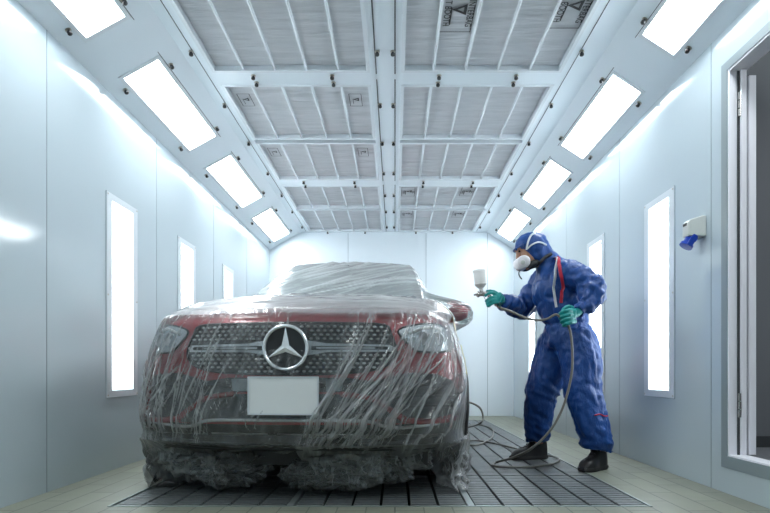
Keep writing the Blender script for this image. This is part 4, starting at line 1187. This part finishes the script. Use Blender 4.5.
# gloves
def hand(palm, fingers, thumb, name, cuff):
    mb = MB()
    for c, r, R in palm: mb.ell(c, r, R, seg=18, rings=12)
    for f, rad in fingers + [thumb]:
        cs = catmull(f, 4); rr = list(np.interp(np.linspace(0, 1, len(cs)), [0, .5, 1], rad)); mb.tube(cs, rr, 12)
        mb.ell(cs[-1], (rr[-1],) * 3, seg=10, rings=8); 
    cs = catmull(cuff[0], 4); mb.tube(cs, list(np.interp(np.linspace(0, 1, len(cs)), np.linspace(0, 1, len(cuff[1])), cuff[1])), 18)
    me = remeshed(mb, .0038, 3)
    return place_mesh(me, name, M['glove'], painter, PB, lambda p: .0016 * noise.noise(p * 55) + .001 * noise.noise(p * 120))
# left hand closed on the hose at the hip; hose runs through G0 -> G1
G0 = px(556, 314.5, 3.745); G1 = px(569, 327, 3.745); hv = (G1 - G0).normalized()
pc = V3((1.150, 3.775, 1.045))
fr = (WRL - pc).normalized(); R = rot_to(fr)
fing = []
for k in range(4):
    b = V3((1.168, 3.752, 1.072)).lerp(V3((1.190, 3.765, 1.000)), k / 3)
    kn = V3((1.128, 3.722, 1.068)).lerp(V3((1.146, 3.728, .990)), k / 3)
    ln = [.95, 1.05, 1.0, .82][k]
    p2 = kn + V3((-.036, .006, -.012)) * ln; p3 = p2 + V3((-.006, .032, -.008)) * ln; p4 = p3 + V3((.022, .012, .0)) * ln
    fing.append(([b, kn, p2, p3, p4], [.0150, .0125, .0105]))
thumb = ([V3((1.180, 3.778, 1.085)), V3((1.148, 3.772, 1.098)), V3((1.118, 3.762, 1.085)), V3((1.100, 3.750, 1.066))], [.017, .014, .011])
hand([(V3((1.172, 3.772, 1.043)), (.038, .026, .048), rot_to(V3((-.25, 0, -1))))], fing, thumb, 'glove', ([WRL + V3((.02, .0, .012)), V3((1.20, 3.785, 1.058)), V3((1.175, 3.775, 1.045))], [.026, .030, .030]))
# right hand holding the gun
GH = V3((.700, 4.06, 1.168))
fing = []
fb = [V3((.712, 4.035, 1.214)), V3((.716, 4.030, 1.196)), V3((.722, 4.028, 1.178)), V3((.728, 4.030, 1.160))]
fing.append(([fb[0], V3((.690, 4.022, 1.224)), V3((.660, 4.022, 1.222)), V3((.640, 4.030, 1.206))], [.0125, .0110, .0095]))
for k in (1, 2, 3):
    b = fb[k]; kn = b + V3((-.034, -.012, -.004)); p2 = kn + V3((-.024, .010, -.014)); p3 = p2 + V3((-.010, .026, -.006)); p4 = p3 + V3((.016, .016, .002))
    fing.append(([b, kn, p2, p3, p4], [.0130, .0115, .0095]))
thumb = ([V3((.738, 4.062, 1.214)), V3((.712, 4.075, 1.238)), V3((.684, 4.078, 1.246)), V3((.658, 4.074, 1.244))], [.016, .0135, .0105])
hand([(V3((.735, 4.048, 1.192)), (.036, .024, .044), rot_to(V3((.35, 0, 1))))], fing, thumb, 'glove', ([WRR + V3((.02, .01, -.002)), WRR, V3((.752, 4.07, 1.192))], [.038, .034, .030]))

# shoes
def shoe(heel, toe, name='shoe'):
    d = (toe - heel); L = d.length; d.normalize(); s = V3((-d.y, d.x, 0))
    mb = MB(); rings = []; N_ = 18; SG = 20
    hw = [.034, .044, .047, .046, .044, .045, .050, .055, .057, .054, .043, .020]
    ht = [.14, .190, .205, .200, .165, .125, .100, .090, .084, .076, .060, .030]
    for i in range(N_ + 1):
        t = i / N_; w = np.interp(t, np.linspace(0, 1, 12), hw); h = np.interp(t, np.linspace(0, 1, 12), ht)
        c = heel + d * (L * t); r = []
        for k in range(SG):
            a = PI * k / (SG - 1); x = math.cos(a); z = math.sin(a)
            r.append(c + s * (w * (abs(x) ** .7) * (1 if x > 0 else -1)) + V3((0, 0, .020 + (h - .020) * z ** .75)))
        rings.append(r)
    vs = [p for r in rings for p in r]; fs = [(i * SG + k, i * SG + k + 1, (i + 1) * SG + k + 1, (i + 1) * SG + k) for i in range(N_) for k in range(SG - 1)]
    fs += [tuple(range(SG)), tuple(N_ * SG + k for k in range(SG))[::-1]]
    mb.add(vs, fs); sh = mb.build(name, M['shoe'], painter, PB, smooth=True, auto=60)
    mb = MB(); up = []; 
    for zz_, e in ((0, .0), (.012, .005), (.026, .003)):
        row = []
        for i in range(N_ + 1):
            t = i / N_; w = np.interp(t, np.linspace(0, 1, 12), hw) + e; row.append((heel + d * (L * t + (e if t > .5 else -e)) + s * w + V3((0, 0, zz_))))
        for i in range(N_, -1, -1):
            t = i / N_; w = np.interp(t, np.linspace(0, 1, 12), hw) + e; row.append((heel + d * (L * t + (e if t > .5 else -e)) - s * w + V3((0, 0, zz_))))
        up.append(row)
    m = len(up[0]); vs = [p for r in up for p in r]; fs = [(j * m + i, j * m + (i + 1) % m, (j + 1) * m + (i + 1) % m, (j + 1) * m + i) for j in range(2) for i in range(m)] + [tuple(range(m))[::-1], tuple(2 * m + i for i in range(m))]
    mb.add(vs, fs); mb.build('sole', M['sole'], sh, PB, smooth=True, auto=40)
    mb = MB()
    for k in range(5):
        t = .42 + .075 * k; h = np.interp(t, np.linspace(0, 1, 12), ht) + .002; c = heel + d * (L * t)
        mb.tube([c + s * .026 + V3((0, 0, h - .014)), c + s * .012 + V3((0, 0, h - .001)), c - s * .012 + V3((0, 0, h)) + d * .008, c - s * .026 + V3((0, 0, h - .014)) + d * .008], .0028, 6)
    mb.build('laces', M['lace'], sh, PB, smooth=True)
shoe(V3((1.445, 3.955, 0)), V3((1.245, 3.80, 0)))
shoe(V3((1.165, 4.42, 0)), V3((.885, 4.345, 0)))

# spray gun
GB = V3((.64, 4.06, 1.2))
gun = empty('spray_gun', GB); tag(gun, 'steel spray gun with white cup in the painter\'s gloved hand', 'spray gun')
gd = V3((-.97, 0, -.10)).normalized()
mb = MB()
mb.tube([V3((.668, 4.06, 1.226)), V3((.625, 4.06, 1.224)), V3((.600, 4.06, 1.221))], [.014, .017, .016], 16)
mb.tube([V3((.655, 4.06, 1.226)), V3((.672, 4.06, 1.21)), V3((.694, 4.062, 1.178)), V3((.722, 4.064, 1.150)), V3((.733, 4.064, 1.141))], [.012, .013, .0125, .012, .010], 14)
mb.tube([V3((.625, 4.06, 1.228)), V3((.612, 4.06, 1.252))], [.012, .012], 12)
mb.build('gun_body', M['gun'], gun, GB, smooth=True, auto=50)
mb = MB(); R = rot_to(gd); c = V3((.600, 4.06, 1.221))
mb.lathe([(.016, 0), (.022, .002), (.023, .012), (.018, .016), (.012, .022), (.004, .026), (.0001, .026)], 20, c, R); mb.build('air_cap', M['gun'], gun, GB, smooth=True, auto=40)
mb = MB()
for s in (-1, 1): mb.tube([c + gd * .014 + V3((0, s * .018, 0)), c + gd * .034 + V3((0, s * .018, 0)), c + gd * .038 + V3((0, s * .011, 0))], [.005, .005, .003], 8)
mb.build('air_horn', M['gun'], gun, GB, smooth=True)['kind'] = 'stuff'
mb = MB(); mb.tube(catmull([V3((.628, 4.06, 1.212)), V3((.640, 4.055, 1.188)), V3((.652, 4.052, 1.165)), V3((.645, 4.052, 1.150))], 4), .0042, 8, flat=.6); mb.build('trigger', M['gun'], gun, GB, smooth=True)
for p, q in ((V3((.668, 4.06, 1.228)), V3((.690, 4.06, 1.232))), (V3((.625, 4.05, 1.222)), V3((.625, 4.030, 1.218))), (V3((.715, 4.06, 1.152)), V3((.712, 4.035, 1.140)))):
    mb = MB(); mb.tube([p, p.lerp(q, .5), q], [.006, .0085, .0085], 12); mb.build('adjusting_knob', M['gun'], gun, GB, smooth=True, auto=40)
mb = MB(); cd = V3((-.09, 0, 1)).normalized(); R = rot_to(cd); c = V3((.612, 4.06, 1.248))
mb.lathe([(.010, 0), (.012, .012), (.038, .034), (.044, .045), (.0405, .050), (.042, .128), (.045, .132), (.045, .142), (.040, .146), (.0001, .147)], 28, c, R)
mb.build('paint_cup', M['cup'], gun, GB, smooth=True, auto=35)
# paint inside the cup
mb = MB(); mb.lathe([(.009, .006), (.035, .036), (.037, .048), (.0375, .085), (.0001, .085)], 24, c, R); mb.build('white_paint', M['mask'], gun, GB, smooth=True, auto=35)

# air hose
def fl(x, y, z=.012):
    d = 570 * (.66 - z) / (y - 373); return V3(((x - 395) * d / 570, d, z))
HP = [V3((.735, 4.064, 1.139)), V3((.752, 4.03, 1.118)), px(510, 311, 3.93), px(522, 316.5, 3.88), px(535, 320, 3.82), px(547, 319, 3.765), G0, (G0 + G1) / 2 + V3((.001, 0, .004)), G1, px(572, 345, 3.74), px(572, 370, 3.74), px(567, 395, 3.74), px(559, 416, 3.73), px(548, 433, 3.70), px(532, 448, 3.70),
      px(513, 457.5, 3.80), fl(497, 462), fl(493, 465.5), fl(505, 467), fl(528, 467), fl(550, 464.5), fl(559, 460.5), fl(555, 457), fl(545, 455), fl(530, 452.5), fl(510, 447), fl(490, 442.5), fl(475, 440.5), fl(466, 441.5), fl(468, 445), fl(480, 444), fl(492, 437), fl(492, 429), fl(480, 425), fl(468, 426), fl(462, 432), fl(466, 428, .10), px(479, 424, 4.9), px(483, 418, 4.9), px(480, 408, 4.9), px(470, 402.5, 4.85), px(460, 402, 4.8), px(455, 412, 4.75), fl(450, 440), fl(430, 446), fl(400, 448)]
hose = empty('air_hose', (1.0, 4.0, 0)); tag(hose, 'grey air hose from spray gun through the painter\'s hand, coiled on floor', 'air hose')
mb = MB(); mb.tube(catmull(HP, 7), .0082, 10); mb.build('hose_tube', M['hose'], hose, (1.0, 4.0, 0), smooth=True)
mb = MB(); mb.tube([HP[0] + V3((-.003, 0, .004)), HP[0].lerp(HP[1], .8)], .0125, 12); mb.build('hose_fitting', M['gun'], hose, (1.0, 4.0, 0), smooth=True, auto=40)

# ------------------------------------------------------------------ camera, world, view
cam = bpy.data.cameras.new('camera'); co = bpy.data.objects.new('camera', cam); COL.objects.link(co)
co.location = (0, 0, .66); co.rotation_euler = (PI / 2, 0, 0)
cam.sensor_width = 36; cam.lens = 570 / 770 * 36; cam.shift_x = -10 / 770; cam.shift_y = 116.5 / 770
cam.clip_start = .05
sc.camera = co
w = bpy.data.worlds.new('world'); sc.world = w; w.use_nodes = True
w.node_tree.nodes['Background'].inputs['Color'].default_value = (.5, .6, .7, 1)
w.node_tree.nodes['Background'].inputs['Strength'].default_value = .15
sc.view_settings.view_transform = 'Standard'; sc.view_settings.look = 'None'
sc.view_settings.gamma = 1; sc.view_settings.use_curve_mapping = False
sc.view_settings.exposure = 0.85
sc.cycles.max_bounces = 10; sc.cycles.diffuse_bounces = 5; sc.cycles.transparent_max_bounces = 24
sc.cycles.sample_clamp_indirect = 6; sc.cycles.caustics_reflective = False; sc.cycles.caustics_refractive = False
